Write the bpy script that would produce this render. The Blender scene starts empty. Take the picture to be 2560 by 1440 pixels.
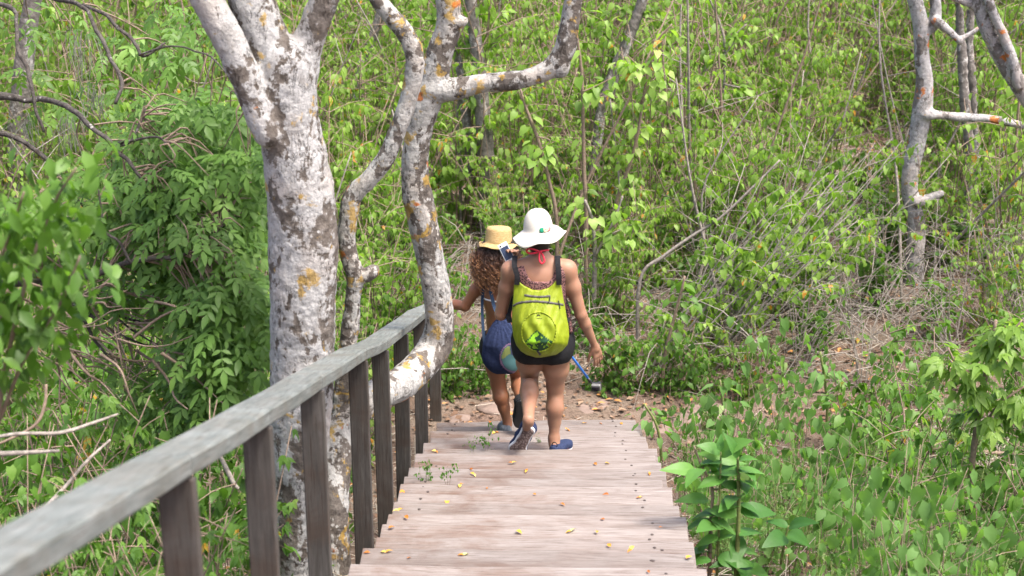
import bpy, math, random
import numpy as np
from mathutils import Vector, Matrix

random.seed(7)
rng = np.random.default_rng(11)
R = math.radians

# ------------------------------------------------------------------ camera, sky, sun, exposure
scene = bpy.context.scene
COL = scene.collection
CAM_Z = 6.0
PITCH, YAW, SLOPE = R(22.1), R(1.354), R(20.0)
FPX = 4500.0                                   # focal length in pixels of a 2560 px wide frame
cam_data = bpy.data.cameras.new('camera')
cam_data.lens = 36.0 * FPX / 2560.0
cam_data.sensor_width = 36.0
cam_data.clip_end = 500
cam_data.dof.use_dof = True
cam_data.dof.focus_distance = 10.9
cam_data.dof.aperture_fstop = 4.2
cam = bpy.data.objects.new('camera', cam_data)
COL.objects.link(cam)
cam.location = (0, 0, CAM_Z)
cam.rotation_euler = (math.pi / 2 - PITCH, 0, YAW)
scene.camera = cam

SUN_DIR = Vector((0.38, -0.22, 1.0)).normalized()     # towards the sun: high, to the right and a little behind the viewpoint
world = bpy.data.worlds.new('World')
scene.world = world
world.use_nodes = True
wn = world.node_tree
wn.nodes.clear()
w_out = wn.nodes.new('ShaderNodeOutputWorld')
w_bg = wn.nodes.new('ShaderNodeBackground')
w_sky = wn.nodes.new('ShaderNodeTexSky')
w_sky.sky_type = 'NISHITA'
w_sky.sun_disc = False
w_sky.sun_elevation = math.asin(SUN_DIR.z)
w_sky.sun_rotation = math.atan2(SUN_DIR.x, SUN_DIR.y)
w_sky.air_density = 0.75
w_sky.dust_density = 6.0
w_sky.ozone_density = 1.0
w_bg.inputs['Strength'].default_value = 0.15
wn.links.new(w_sky.outputs[0], w_bg.inputs[0])
wn.links.new(w_bg.outputs[0], w_out.inputs[0])
sun_data = bpy.data.lights.new('sun', 'SUN')
sun_data.energy = 1.5
sun_data.angle = R(12)
sun_data.color = (1.0, 0.95, 0.87)
sun = bpy.data.objects.new('sun', sun_data)
COL.objects.link(sun)
sun.rotation_euler = (-SUN_DIR).to_track_quat('-Z', 'Y').to_euler()
scene.view_settings.view_transform = 'Standard'
scene.view_settings.look = 'None'
scene.view_settings.exposure = 1.8
scene.view_settings.gamma = 1.0
scene.view_settings.use_curve_mapping = False
scene.render.engine = 'CYCLES'
scene.cycles.max_bounces = 8
scene.cycles.diffuse_bounces = 5
scene.cycles.glossy_bounces = 2
scene.cycles.transmission_bounces = 4
scene.cycles.use_denoising = True

# ------------------------------------------------------------------ geometry helpers
CAMP = np.array([0, 0, CAM_Z])
_cm = np.array(cam.rotation_euler.to_matrix())
CX, CY, CF = _cm[:, 0], _cm[:, 1], -_cm[:, 2]


def ray(px, py):
    return CF + CX * (px - 1280) / FPX - CY * (py - 720) / FPX


def at(px, py, depth):
    """point of the place seen at a photo pixel, at a depth in metres along the view axis"""
    return CAMP + ray(px, py) * depth


def aty(px, py, Y):
    """the same on the vertical plane Y metres ahead of the viewpoint"""
    d = ray(px, py)
    return CAMP + d * (Y / d[1])


def proj(p):
    q = np.asarray(p) - CAMP
    z = q @ CF
    return 1280 + FPX * (q @ CX) / z, 720 - FPX * (q @ CY) / z, z


U = np.array([0, math.cos(SLOPE), -math.sin(SLOPE)])
NRM = np.array([0, math.sin(SLOPE), math.cos(SLOPE)])


def stair_pt(X, t, a):
    """point beside the staircase: X sideways, t metres down the flight, a metres below the viewpoint across the slope"""
    return CAMP + U * t + np.array([X, 0, 0]) - NRM * a


A_STAIR = 1.46
STEP = 0.31
RISE = STEP * math.tan(SLOPE)
END_Y = 12.06


def nosing_z(Y):
    return CAM_Z - A_STAIR / math.cos(SLOPE) - math.tan(SLOPE) * Y


# --- value noise
_perm = rng.random((64, 64, 64)).astype(np.float32)


def vnoise(p, scale=1.0):
    q = np.asarray(p, dtype=np.float64) * scale + 100.37
    i = np.floor(q).astype(int)
    f = q - i
    f = f * f * (3 - 2 * f)
    x0, y0, z0 = i[..., 0] % 64, i[..., 1] % 64, i[..., 2] % 64
    x1, y1, z1 = (x0 + 1) % 64, (y0 + 1) % 64, (z0 + 1) % 64
    fx, fy, fz = f[..., 0], f[..., 1], f[..., 2]
    c = _perm
    a = c[x0, y0, z0] * (1 - fx) + c[x1, y0, z0] * fx
    b = c[x0, y1, z0] * (1 - fx) + c[x1, y1, z0] * fx
    d = c[x0, y0, z1] * (1 - fx) + c[x1, y0, z1] * fx
    e = c[x0, y1, z1] * (1 - fx) + c[x1, y1, z1] * fx
    return ((a * (1 - fy) + b * fy) * (1 - fz) + (d * (1 - fy) + e * fy) * fz) * 2 - 1


def fbm(p, scale, oct=3):
    s, a, t = 0, 1.0, 0
    for k in range(oct):
        s = s + a * vnoise(p, scale * 2 ** k)
        t += a
        a *= 0.5
    return s / t


def mesh_np(name, V, quads=None, tris=None, smooth=True, attr=None):
    me = bpy.data.meshes.new(name)
    V = np.asarray(V, dtype=np.float32)
    nq = 0 if quads is None else len(quads)
    nt = 0 if tris is None else len(tris)
    loops = []
    if nq:
        loops.append(np.asarray(quads, dtype=np.int32).ravel())
    if nt:
        loops.append(np.asarray(tris, dtype=np.int32).ravel())
    L = np.concatenate(loops) if loops else np.zeros(0, np.int32)
    me.vertices.add(len(V))
    me.vertices.foreach_set('co', V.ravel())
    me.loops.add(len(L))
    me.loops.foreach_set('vertex_index', L)
    me.polygons.add(nq + nt)
    starts = np.concatenate([np.arange(nq) * 4, nq * 4 + np.arange(nt) * 3]).astype(np.int32)
    me.polygons.foreach_set('loop_start', starts)
    me.polygons.foreach_set('use_smooth', np.full(nq + nt, smooth, dtype=bool))
    if attr is not None:
        for k, v in attr.items():
            a = me.attributes.new(k, 'FLOAT', 'POINT')
            a.data.foreach_set('value', np.asarray(v, dtype=np.float32))
    me.update(calc_edges=True)
    return me


def obj(name, me, mat=None, parent=None, loc=None, kind=None):
    if mat is not None and len(me.materials) == 0:
        me.materials.append(mat)
    o = bpy.data.objects.new(name, me)
    COL.objects.link(o)
    if parent is not None:
        o.parent = parent
    if loc is not None:
        o.location = loc
    if kind:
        o['kind'] = kind
    return o


def tag(o, label, cat, group=None):
    o['label'] = label
    o['category'] = cat
    if group:
        o['group'] = group
    return o


def thing(name, label, cat, loc=(0, 0, 0), rz=0.0, group=None, scale=None):
    o = bpy.data.objects.new(name, None)
    o.empty_display_size = 0.1
    COL.objects.link(o)
    o.location = loc
    o.rotation_euler = (0, 0, rz)
    if scale is not None:
        o.scale = scale
    return tag(o, label, cat, group)


class Geo:
    """collects arrays for one mesh"""

    def __init__(self):
        self.v, self.q, self.t, self.a, self.n = [], [], [], [], 0

    def add(self, V, Q=None, T=None, tint=0.5):
        V = np.asarray(V, dtype=np.float64)
        self.v.append(V)
        if Q is not None and len(Q):
            self.q.append(np.asarray(Q) + self.n)
        if T is not None and len(T):
            self.t.append(np.asarray(T) + self.n)
        self.a.append(np.broadcast_to(np.asarray(tint, dtype=np.float64), (len(V),)))
        self.n += len(V)

    def mesh(self, name, smooth=True, origin=None):
        V = np.concatenate(self.v) if self.v else np.zeros((0, 3))
        if origin is not None:
            V = V - np.asarray(origin)
        return mesh_np(name, V, np.concatenate(self.q) if self.q else None, np.concatenate(self.t) if self.t else None,
                       smooth, {'tint': np.concatenate(self.a) if self.a else np.zeros(0)})


def norm(v):
    v = np.asarray(v, dtype=np.float64)
    return v / (np.linalg.norm(v, axis=-1, keepdims=True) + 1e-12)


def spline(pts, n):
    """Catmull-Rom through points (any number of columns)"""
    P = np.asarray(pts, dtype=np.float64)
    if len(P) == 2:
        t = np.linspace(0, 1, n)[:, None]
        return P[0] * (1 - t) + P[1] * t
    P = np.vstack([2 * P[0] - P[1], P, 2 * P[-1] - P[-2]])
    m = len(P) - 3
    ts = np.linspace(0, m - 1e-9, n)
    i = ts.astype(int)
    f = (ts - i)[:, None]
    p0, p1, p2, p3 = P[i], P[i + 1], P[i + 2], P[i + 3]
    return 0.5 * (2 * p1 + (p2 - p0) * f + (2 * p0 - 5 * p1 + 4 * p2 - p3) * f ** 2 + (3 * p1 - p0 - 3 * p2 + p3) * f ** 3)


def tube(geo, path, rad, sides=6, tint=0.5, cap=True, rough=0.0, flat=None):
    P = np.asarray(path, dtype=np.float64)
    n = len(P)
    rad = np.broadcast_to(np.asarray(rad, dtype=np.float64), (n,))
    T = norm(np.gradient(P, axis=0))
    ref = np.array([0.13, 0.21, 0.97]) if abs(T[0] @ np.array([0, 0, 1])) < 0.9 else np.array([0.97, 0.1, 0.2])
    a = norm(np.cross(T, ref))
    # carry the frame along so that it does not flip
    for k in range(1, n):
        v = a[k - 1] - T[k] * (a[k - 1] @ T[k])
        a[k] = v / (np.linalg.norm(v) + 1e-12)
    b = np.cross(T, a)
    ang = np.linspace(0, 2 * math.pi, sides, endpoint=False)
    ca, sa = np.cos(ang), np.sin(ang)
    rr = rad[:, None] * np.ones((1, sides))
    ring = P[:, None, :] + rr[..., None] * (a[:, None, :] * ca[None, :, None] + (b * (flat if flat else 1.0))[:, None, :] * sa[None, :, None])
    if rough:
        d = fbm(ring, 9.0, 3)
        ring = ring + norm(ring - P[:, None, :]) * (d * rr * rough)[..., None]
    V = ring.reshape(-1, 3)
    i = np.arange(n - 1)[:, None] * sides
    j = np.arange(sides)[None, :]
    j2 = (j + 1) % sides
    Q = np.stack([i + j, i + j2, i + sides + j2, i + sides + j], -1).reshape(-1, 4)
    if cap:
        V = np.vstack([V, P[0], P[-1]])
        c0, c1 = n * sides, n * sides + 1
        jj = np.arange(sides)
        T0 = np.stack([np.full(sides, c0), (jj + 1) % sides, jj], -1)
        T1 = np.stack([np.full(sides, c1), (n - 1) * sides + jj, (n - 1) * sides + (jj + 1) % sides], -1)
        geo.add(V, Q, np.vstack([T0, T1]), tint)
    else:
        geo.add(V, Q, None, tint)


def box_mesh(name, sx, sy, sz, bevel=0.0, jitter=0.0, cuts=(1, 1, 1), seed=0):
    """box centred on x, y with its top at z = 0; optionally divided, bevelled and made uneven"""
    import bmesh
    bm = bmesh.new()
    bmesh.ops.create_cube(bm, size=1.0)
    bmesh.ops.scale(bm, vec=(sx, sy, sz), verts=bm.verts)
    if bevel:
        bmesh.ops.bevel(bm, geom=bm.edges[:], offset=bevel, segments=2, affect='EDGES', profile=0.6)
    for ax, c in enumerate(cuts):
        for k in range(1, c):
            no = [0, 0, 0]
            no[ax] = 1
            co = [0, 0, 0]
            co[ax] = ((sx, sy, sz)[ax]) * (k / c - 0.5)
            bmesh.ops.bisect_plane(bm, geom=bm.verts[:] + bm.edges[:] + bm.faces[:], plane_co=co, plane_no=no)
    bmesh.ops.translate(bm, vec=(0, 0, -sz / 2), verts=bm.verts)
    if jitter:
        co = np.array([v.co[:] for v in bm.verts])
        off = np.stack([fbm(co + 3.1 * seed + k * 17, 5.0, 3) for k in range(3)], -1) * jitter
        for v, d in zip(bm.verts, off):
            v.co += Vector(d)
    me = bpy.data.meshes.new(name)
    bm.to_mesh(me)
    bm.free()
    return me


# --- signed distance fields and surface nets
def smin(a, b, k):
    if k <= 0:
        return np.minimum(a, b)
    h = np.clip(0.5 + 0.5 * (b - a) / k, 0, 1)
    return b * (1 - h) + a * h - k * h * (1 - h)


class Field:
    def __init__(self, lo, hi, h):
        self.lo = np.asarray(lo, float)
        self.h = h
        self.shape = tuple(int(math.ceil((hi[k] - lo[k]) / h)) + 1 for k in range(3))
        self.ax = [self.lo[k] + h * np.arange(self.shape[k]) for k in range(3)]
        self.F = np.full(self.shape, 1.0, dtype=np.float32)

    def sub(self, lo, hi):
        s = []
        for k in range(3):
            a = max(0, int((lo[k] - self.lo[k]) / self.h))
            b = min(self.shape[k], int((hi[k] - self.lo[k]) / self.h) + 2)
            if b <= a:
                return None, None
            s.append(slice(a, b))
        X, Y, Z = np.meshgrid(self.ax[0][s[0]], self.ax[1][s[1]], self.ax[2][s[2]], indexing='ij', sparse=True)
        return tuple(s), (X, Y, Z)

    def cone(self, a, b, r1, r2, k=0.02, m=0.10, flat=None):
        """rounded cone; flat = (axis vector, factor) squashes the section along an axis"""
        a, b = np.asarray(a, float), np.asarray(b, float)
        rm = max(r1, r2) + m
        s, g = self.sub(np.minimum(a, b) - rm, np.maximum(a, b) + rm)
        if s is None:
            return
        d = b - a
        L2 = d @ d + 1e-12
        px, py, pz = g[0] - a[0], g[1] - a[1], g[2] - a[2]
        t = np.clip((px * d[0] + py * d[1] + pz * d[2]) / L2, 0, 1)
        qx, qy, qz = px - t * d[0], py - t * d[1], pz - t * d[2]
        if flat is not None:
            ax, f = norm(flat[0]), flat[1]
            c = (qx * ax[0] + qy * ax[1] + qz * ax[2]) * (1 / f - 1)
            qx, qy, qz = qx + c * ax[0], qy + c * ax[1], qz + c * ax[2]
        dist = np.sqrt(qx * qx + qy * qy + qz * qz) - (r1 + (r2 - r1) * t)
        self.F[s] = smin(self.F[s], dist, k)

    def chain(self, pts, rads, k=0.02, m=0.10, flat=None):
        for i in range(len(pts) - 1):
            self.cone(pts[i], pts[i + 1], rads[i], rads[i + 1], k, m, flat)

    def ell(self, c, r, k=0.02, m=0.10, rot=None):
        c, r = np.asarray(c, float), np.asarray(r, float)
        rm = r.max() + m
        s, g = self.sub(c - rm, c + rm)
        if s is None:
            return
        px, py, pz = g[0] - c[0], g[1] - c[1], g[2] - c[2]
        if rot is not None:
            M = np.asarray(rot)          # rows: local axes in world space
            px, py, pz = (M[0, 0] * px + M[0, 1] * py + M[0, 2] * pz, M[1, 0] * px + M[1, 1] * py + M[1, 2] * pz,
                          M[2, 0] * px + M[2, 1] * py + M[2, 2] * pz)
        k0 = np.sqrt((px / r[0]) ** 2 + (py / r[1]) ** 2 + (pz / r[2]) ** 2)
        k1 = np.sqrt((px / r[0] ** 2) ** 2 + (py / r[1] ** 2) ** 2 + (pz / r[2] ** 2) ** 2) + 1e-9
        self.F[s] = smin(self.F[s], k0 * (k0 - 1) / k1, k)

    def grid(self):
        return np.meshgrid(*self.ax, indexing='ij', sparse=True)

    def surface(self, relax=1):
        F, n = self.F, self.shape
        neg = F < 0
        # cells that the surface crosses
        cnt = np.zeros((n[0] - 1, n[1] - 1, n[2] - 1), np.int8)
        for i in (0, 1):
            for j in (0, 1):
                for k in (0, 1):
                    cnt += neg[i:n[0] - 1 + i, j:n[1] - 1 + j, k:n[2] - 1 + k]
        act = (cnt > 0) & (cnt < 8)
        idx = np.full(act.shape, -1, np.int64)
        C = np.argwhere(act)
        idx[act] = np.arange(len(C))
        acc = np.zeros((len(C), 3))
        num = np.zeros(len(C))
        for ax in range(3):
            o = [a for a in range(3) if a != ax]
            for u in (0, 1):
                for v in (0, 1):
                    p0 = C.copy()
                    p0[:, o[0]] += u
                    p0[:, o[1]] += v
                    p1 = p0.copy()
                    p1[:, ax] += 1
                    f0, f1 = F[tuple(p0.T)], F[tuple(p1.T)]
                    hit = (f0 < 0) != (f1 < 0)
                    t = np.where(hit, f0 / np.where(hit, f0 - f1, 1), 0)
                    q = p0.astype(float)
                    q[:, ax] += t
                    acc[hit] += q[hit]
                    num[hit] += 1
        V = acc / num[:, None]
        quads = []
        for ax in range(3):
            o1, o2 = (ax + 1) % 3, (ax + 2) % 3
            s0 = [slice(None)] * 3
            s1 = [slice(None)] * 3
            s0[ax] = slice(0, n[ax] - 1)
            s1[ax] = slice(1, n[ax])
            a, b = neg[tuple(s0)], neg[tuple(s1)]
            E = np.argwhere(a != b)
            E = E[(E[:, o1] > 0) & (E[:, o2] > 0) & (E[:, o1] < n[o1] - 1) & (E[:, o2] < n[o2] - 1)]
            fl = a[tuple(E.T)]
            c = []
            for (d1, d2) in ((-1, -1), (0, -1), (0, 0), (-1, 0)):
                q = E.copy()
                q[:, o1] += d1
                q[:, o2] += d2
                c.append(idx[tuple(q.T)])
            Q = np.stack(c, -1)
            Q[~fl] = Q[~fl][:, ::-1]
            quads.append(Q)
        Q = np.concatenate(quads)
        Q = Q[(Q >= 0).all(1)]
        for _ in range(relax):
            S = np.zeros_like(V)
            N = np.zeros(len(V))
            for a, b in ((0, 1), (1, 2), (2, 3), (3, 0)):
                np.add.at(S, Q[:, a], V[Q[:, b]])
                np.add.at(N, Q[:, a], 1)
                np.add.at(S, Q[:, b], V[Q[:, a]])
                np.add.at(N, Q[:, b], 1)
            V = V * 0.5 + 0.5 * S / np.maximum(N, 1)[:, None]
        return self.lo + V * self.h, Q


# ------------------------------------------------------------------ material helpers
def new_mat(name):
    m = bpy.data.materials.new(name)
    m.use_nodes = True
    nt = m.node_tree
    nt.nodes.clear()
    return m, nt


def N(nt, typ, **kw):
    n = nt.nodes.new(typ)
    for k, v in kw.items():
        if k == 'ins':
            for kk, vv in v.items():
                if hasattr(vv, 'links') or hasattr(vv, 'is_linked'):
                    nt.links.new(vv, n.inputs[kk])
                else:
                    n.inputs[kk].default_value = vv
        else:
            setattr(n, k, v)
    return n


def ramp(nt, fac, stops, interp='LINEAR'):
    n = nt.nodes.new('ShaderNodeValToRGB')
    n.color_ramp.interpolation = interp
    e = n.color_ramp.elements
    while len(e) < len(stops):
        e.new(0.5)
    for el, (p, c) in zip(e, stops):
        el.position = p
        el.color = (*c, 1) if len(c) == 3 else c
    nt.links.new(fac, n.inputs[0])
    return n.outputs[0]


def mixc(nt, fac, a, b, mode='MIX'):
    n = nt.nodes.new('ShaderNodeMix')
    n.data_type = 'RGBA'
    n.blend_type = mode
    for inp, v in ((n.inputs[0], fac), (n.inputs[6], a), (n.inputs[7], b)):
        if hasattr(v, 'is_linked'):
            nt.links.new(v, inp)
        elif isinstance(v, (int, float)):
            inp.default_value = v
        else:
            inp.default_value = (*v, 1) if len(v) == 3 else v
    return n.outputs[2]


def math_n(nt, op, a, b=0.0, clamp=False):
    n = nt.nodes.new('ShaderNodeMath')
    n.operation = op
    n.use_clamp = clamp
    for inp, v in ((n.inputs[0], a), (n.inputs[1], b)):
        if hasattr(v, 'is_linked'):
            nt.links.new(v, inp)
        else:
            inp.default_value = v
    return n.outputs[0]


def noise_n(nt, vec, scale, detail=4.0, rough=0.55, dist=0.0):
    n = nt.nodes.new('ShaderNodeTexNoise')
    n.inputs['Scale'].default_value = scale
    n.inputs['Detail'].default_value = detail
    n.inputs['Roughness'].default_value = rough
    n.inputs['Distortion'].default_value = dist
    if vec is not None:
        nt.links.new(vec, n.inputs['Vector'])
    return n.outputs[0]


def mapping(nt, vec, scale=(1, 1, 1), loc=(0, 0, 0), rot=(0, 0, 0)):
    n = nt.nodes.new('ShaderNodeMapping')
    n.inputs['Scale'].default_value = scale
    n.inputs['Location'].default_value = loc
    n.inputs['Rotation'].default_value = rot
    nt.links.new(vec, n.inputs[0])
    return n.outputs[0]


def surf(nt, col, rough=0.7, bump=None, bstr=0.3, bdist=0.01, spec=0.3, **kw):
    b = nt.nodes.new('ShaderNodeBsdfPrincipled')
    if hasattr(col, 'is_linked'):
        nt.links.new(col, b.inputs['Base Color'])
    else:
        b.inputs['Base Color'].default_value = (*col, 1)
    if hasattr(rough, 'is_linked'):
        nt.links.new(rough, b.inputs['Roughness'])
    else:
        b.inputs['Roughness'].default_value = rough
    b.inputs['Specular IOR Level'].default_value = spec
    for k, v in kw.items():
        b.inputs[k].default_value = v
    if bump is not None:
        bn = nt.nodes.new('ShaderNodeBump')
        bn.inputs['Strength'].default_value = bstr
        bn.inputs['Distance'].default_value = bdist
        nt.links.new(bump, bn.inputs['Height'])
        nt.links.new(bn.outputs[0], b.inputs['Normal'])
    return b


def out(nt, sh):
    o = nt.nodes.new('ShaderNodeOutputMaterial')
    nt.links.new(sh.outputs[0] if hasattr(sh, 'outputs') else sh, o.inputs[0])


def plain(name, col, rough=0.6, spec=0.3, vary=0.12, scale=40.0, bstr=0.15, **kw):
    m, nt = new_mat(name)
    tc = N(nt, 'ShaderNodeNewGeometry').outputs['Position']
    n = noise_n(nt, tc, scale, 5)
    lo = tuple(max(0, c * (1 - vary)) for c in col)
    hi = tuple(min(1, c * (1 + vary)) for c in col)
    c = ramp(nt, n, [(0.3, lo), (0.7, hi)])
    out(nt, surf(nt, c, rough, n, bstr, 0.004, spec, **kw))
    return m


def leaf_mat(name, stops, trans=0.35, rough=0.45, spec=0.35):
    """leaf colour picked by a per-leaf random value; part of the light passes through the blade"""
    m, nt = new_mat(name)
    a = N(nt, 'ShaderNodeAttribute', attribute_name='tint').outputs['Fac']
    oi = N(nt, 'ShaderNodeObjectInfo').outputs['Random']
    f = math_n(nt, 'ADD', a, math_n(nt, 'MULTIPLY', math_n(nt, 'SUBTRACT', oi, 0.5), 0.42), True)
    pos = N(nt, 'ShaderNodeNewGeometry').outputs['Position']
    n = noise_n(nt, pos, 55.0, 3)
    f = math_n(nt, 'ADD', f, math_n(nt, 'MULTIPLY', math_n(nt, 'SUBTRACT', n, 0.5), 0.18), True)
    col = ramp(nt, f, stops)
    b = surf(nt, col, rough, n, 0.2, 0.003, spec)
    t = nt.nodes.new('ShaderNodeBsdfTranslucent')
    tcol = mixc(nt, 1.0, col, (1.2, 1.35, 0.5), 'MULTIPLY')
    nt.links.new(tcol, t.inputs[0])
    mx = nt.nodes.new('ShaderNodeMixShader')
    mx.inputs[0].default_value = trans
    nt.links.new(b.outputs[0], mx.inputs[1])
    nt.links.new(t.outputs[0], mx.inputs[2])
    out(nt, mx)
    return m


def bark_mat(name, dark, grey, white, wcover=0.5, orange=0.66, ochre=0.62, spots=True, seed=0.0):
    m, nt = new_mat(name)
    pos = N(nt, 'ShaderNodeNewGeometry').outputs['Position']
    p = mapping(nt, pos, (1, 1, 1), (seed, seed * 1.7, seed * 0.6))
    pv = mapping(nt, p, (1, 1, 0.45))
    n1 = noise_n(nt, pv, 7, 8, 0.62, 0.6)
    n2 = noise_n(nt, p, 28, 6, 0.65)
    base = mixc(nt, ramp(nt, n2, [(0.35, (0, 0, 0)), (0.68, (1, 1, 1))]), dark, grey)
    # pale crust lichen in large ragged patches
    wm = math_n(nt, 'ADD', n1, math_n(nt, 'MULTIPLY', math_n(nt, 'SUBTRACT', n2, 0.5), 0.42))
    wmask = ramp(nt, wm, [(1 - wcover - 0.016, (0, 0, 0)), (1 - wcover + 0.016, (1, 1, 1))])
    n3 = noise_n(nt, p, 60, 4)
    wcol = mixc(nt, ramp(nt, n3, [(0.3, (0, 0, 0)), (0.7, (1, 1, 1))]), tuple(c * 0.70 for c in white), tuple(min(0.8, c * 1.12) for c in white))
    npk = noise_n(nt, p, 3.3, 3)
    wcol = mixc(nt, ramp(nt, npk, [(0.5, (0, 0, 0)), (0.64, (0.8, 0.8, 0.8))]), wcol, (white[0] * 0.98, white[1] * 0.90, white[2] * 0.84))
    n5 = noise_n(nt, pv, 17, 7, 0.7, 0.5)
    wcol = mixc(nt, ramp(nt, n5, [(0.38, (0.7, 0.7, 0.7)), (0.47, (0, 0, 0))]), wcol, tuple(0.55 * a + 0.35 * b for a, b in zip(grey, white)))
    col = mixc(nt, wmask, base, wcol)
    if spots:
        vo = N(nt, 'ShaderNodeTexVoronoi', ins={'Vector': p, 'Scale': 26.0})
        sm = ramp(nt, math_n(nt, 'ADD', vo.outputs['Distance'], math_n(nt, 'MULTIPLY', n2, 0.25)), [(0.30, (1, 1, 1)), (0.36, (0, 0, 0))])
        gate = ramp(nt, noise_n(nt, p, 4.2, 3), [(0.54, (0, 0, 0)), (0.60, (1, 1, 1))])
        col = mixc(nt, math_n(nt, 'MULTIPLY', sm, gate), col, white)
    no = noise_n(nt, mapping(nt, p, (1, 1, 1), (5, 1, 9)), 8.5, 6, 0.6, 0.3)
    col = mixc(nt, ramp(nt, no, [(ochre - 0.01, (0, 0, 0)), (ochre + 0.03, (0.85, 0.85, 0.85))]), col, (0.36, 0.235, 0.06))
    ng = noise_n(nt, mapping(nt, p, (1, 1, 1), (15, 4, 2)), 6.5, 6, 0.6, 0.3)
    col = mixc(nt, ramp(nt, ng, [(orange - 0.01, (0, 0, 0)), (orange + 0.03, (0.9, 0.9, 0.9))]), col, (0.42, 0.13, 0.025))
    # cracks
    cr = noise_n(nt, mapping(nt, p, (1, 1, 0.3)), 30, 5, 0.6, 1.2)
    cm = ramp(nt, math_n(nt, 'ABSOLUTE', math_n(nt, 'SUBTRACT', cr, 0.5)), [(0.0, (1, 1, 1)), (0.022, (0, 0, 0))])
    gate2 = ramp(nt, noise_n(nt, p, 9, 3), [(0.48, (0, 0, 0)), (0.58, (1, 1, 1))])
    ck = math_n(nt, 'MULTIPLY', cm, gate2)
    col = mixc(nt, math_n(nt, 'MULTIPLY', ck, 0.8), col, tuple(c * 0.5 for c in dark))
    h = math_n(nt, 'SUBTRACT', math_n(nt, 'ADD', n2, math_n(nt, 'MULTIPLY', wm, 0.7)), math_n(nt, 'MULTIPLY', ck, 0.5))
    out(nt, surf(nt, col, 0.9, h, 0.8, 0.016, 0.12))
    return m


def wood_mat(name, stops, grain_axis=0, patch=(0.2, 0.14, 0.11), patch_amt=0.6, rough=0.75, pale_right=False, bstr=0.35, tilt=0.0):
    m, nt = new_mat(name)
    pos = N(nt, 'ShaderNodeNewGeometry').outputs['Position']
    if tilt:
        pos = mapping(nt, pos, rot=(tilt, 0, 0))
    oi = N(nt, 'ShaderNodeObjectInfo')
    off = nt.nodes.new('ShaderNodeVectorMath')
    off.operation = 'SCALE'
    comb = N(nt, 'ShaderNodeCombineXYZ', ins={0: oi.outputs['Random'], 1: oi.outputs['Random'], 2: oi.outputs['Random']})
    nt.links.new(comb.outputs[0], off.inputs[0])
    off.inputs['Scale'].default_value = 37.0
    add = nt.nodes.new('ShaderNodeVectorMath')
    nt.links.new(pos, add.inputs[0])
    nt.links.new(off.outputs[0], add.inputs[1])
    p = add.outputs[0]
    sc = [30.0, 30.0, 30.0]
    sc[grain_axis] = 2.2
    g1 = noise_n(nt, mapping(nt, p, tuple(sc)), 2.2, 7, 0.7, 0.15)
    sc2 = [90.0, 90.0, 90.0]
    sc2[grain_axis] = 2.5
    g2 = noise_n(nt, mapping(nt, p, tuple(sc2)), 2.0, 4, 0.6)
    big = noise_n(nt, mapping(nt, pos, (1, 1.6, 1.6)), 2.6, 6, 0.65, 0.4)
    col = ramp(nt, g1, stops)
    pm = ramp(nt, math_n(nt, 'ADD', big, math_n(nt, 'MULTIPLY', math_n(nt, 'SUBTRACT', g1, 0.5), 0.5)), [(0.46, (0, 0, 0)), (0.66, (patch_amt,) * 3)])
    if pale_right:
        sx = N(nt, 'ShaderNodeSeparateXYZ', ins={0: pos}).outputs[0]
        wear = ramp(nt, math_n(nt, 'ADD', sx, math_n(nt, 'MULTIPLY', big, 0.7)), [(0.0, (1, 1, 1)), (0.85, (0.1, 0.1, 0.1))])
        pm = math_n(nt, 'MULTIPLY', pm, wear)
    col = mixc(nt, pm, col, patch)
    col = mixc(nt, math_n(nt, 'MULTIPLY', ramp(nt, g2, [(0.36, (1, 1, 1)), (0.45, (0, 0, 0))]), 0.7), col, tuple(c * 0.6 for c in patch))
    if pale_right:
        # shadow lines between treads painted in: colour darkens towards each tread's back
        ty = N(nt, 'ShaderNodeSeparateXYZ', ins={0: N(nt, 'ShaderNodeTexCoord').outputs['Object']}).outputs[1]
        back_shade = ramp(nt, math_n(nt, 'ADD', ty, math_n(nt, 'MULTIPLY', math_n(nt, 'SUBTRACT', g1, 0.5), 0.12)), [(0.04, (0.28, 0.28, 0.28)), (0.105, (0, 0, 0))])
        col = mixc(nt, back_shade, col, tuple(c * 0.75 for c in patch))
    v = math_n(nt, 'ADD', 0.84, math_n(nt, 'MULTIPLY', oi.outputs['Random'], 0.26))
    hsv = N(nt, 'ShaderNodeHueSaturation', ins={'Color': col, 'Value': v})
    out(nt, surf(nt, hsv.outputs[0], rough, math_n(nt, 'ADD', g1, math_n(nt, 'MULTIPLY', g2, 0.6)), bstr, 0.004, 0.25))
    return m

# ------------------------------------------------------------------ materials
M = {}
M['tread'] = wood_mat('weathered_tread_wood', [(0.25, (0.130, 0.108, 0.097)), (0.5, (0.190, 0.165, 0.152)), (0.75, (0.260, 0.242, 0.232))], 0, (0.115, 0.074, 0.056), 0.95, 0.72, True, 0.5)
M['rail'] = wood_mat('grey_rail_wood', [(0.3, (0.070, 0.080, 0.076)), (0.5, (0.135, 0.148, 0.140)), (0.72, (0.225, 0.235, 0.230))], 1, (0.095, 0.085, 0.066), 0.6, 0.7, False, 0.6, SLOPE)
M['post'] = wood_mat('dark_post_wood', [(0.3, (0.040, 0.036, 0.032)), (0.55, (0.072, 0.066, 0.060)), (0.75, (0.118, 0.110, 0.102))], 2, (0.052, 0.034, 0.024), 0.65, 0.75)
M['nail'] = plain('rusty_nail', (0.06, 0.045, 0.04), 0.55, 0.4, Metallic=0.4)
M['bark_big'] = bark_mat('pale_lichen_bark', (0.085, 0.071, 0.060), (0.190, 0.168, 0.150), (0.385, 0.382, 0.376), 0.53, 0.69, 0.625, True, 0.0)
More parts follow.
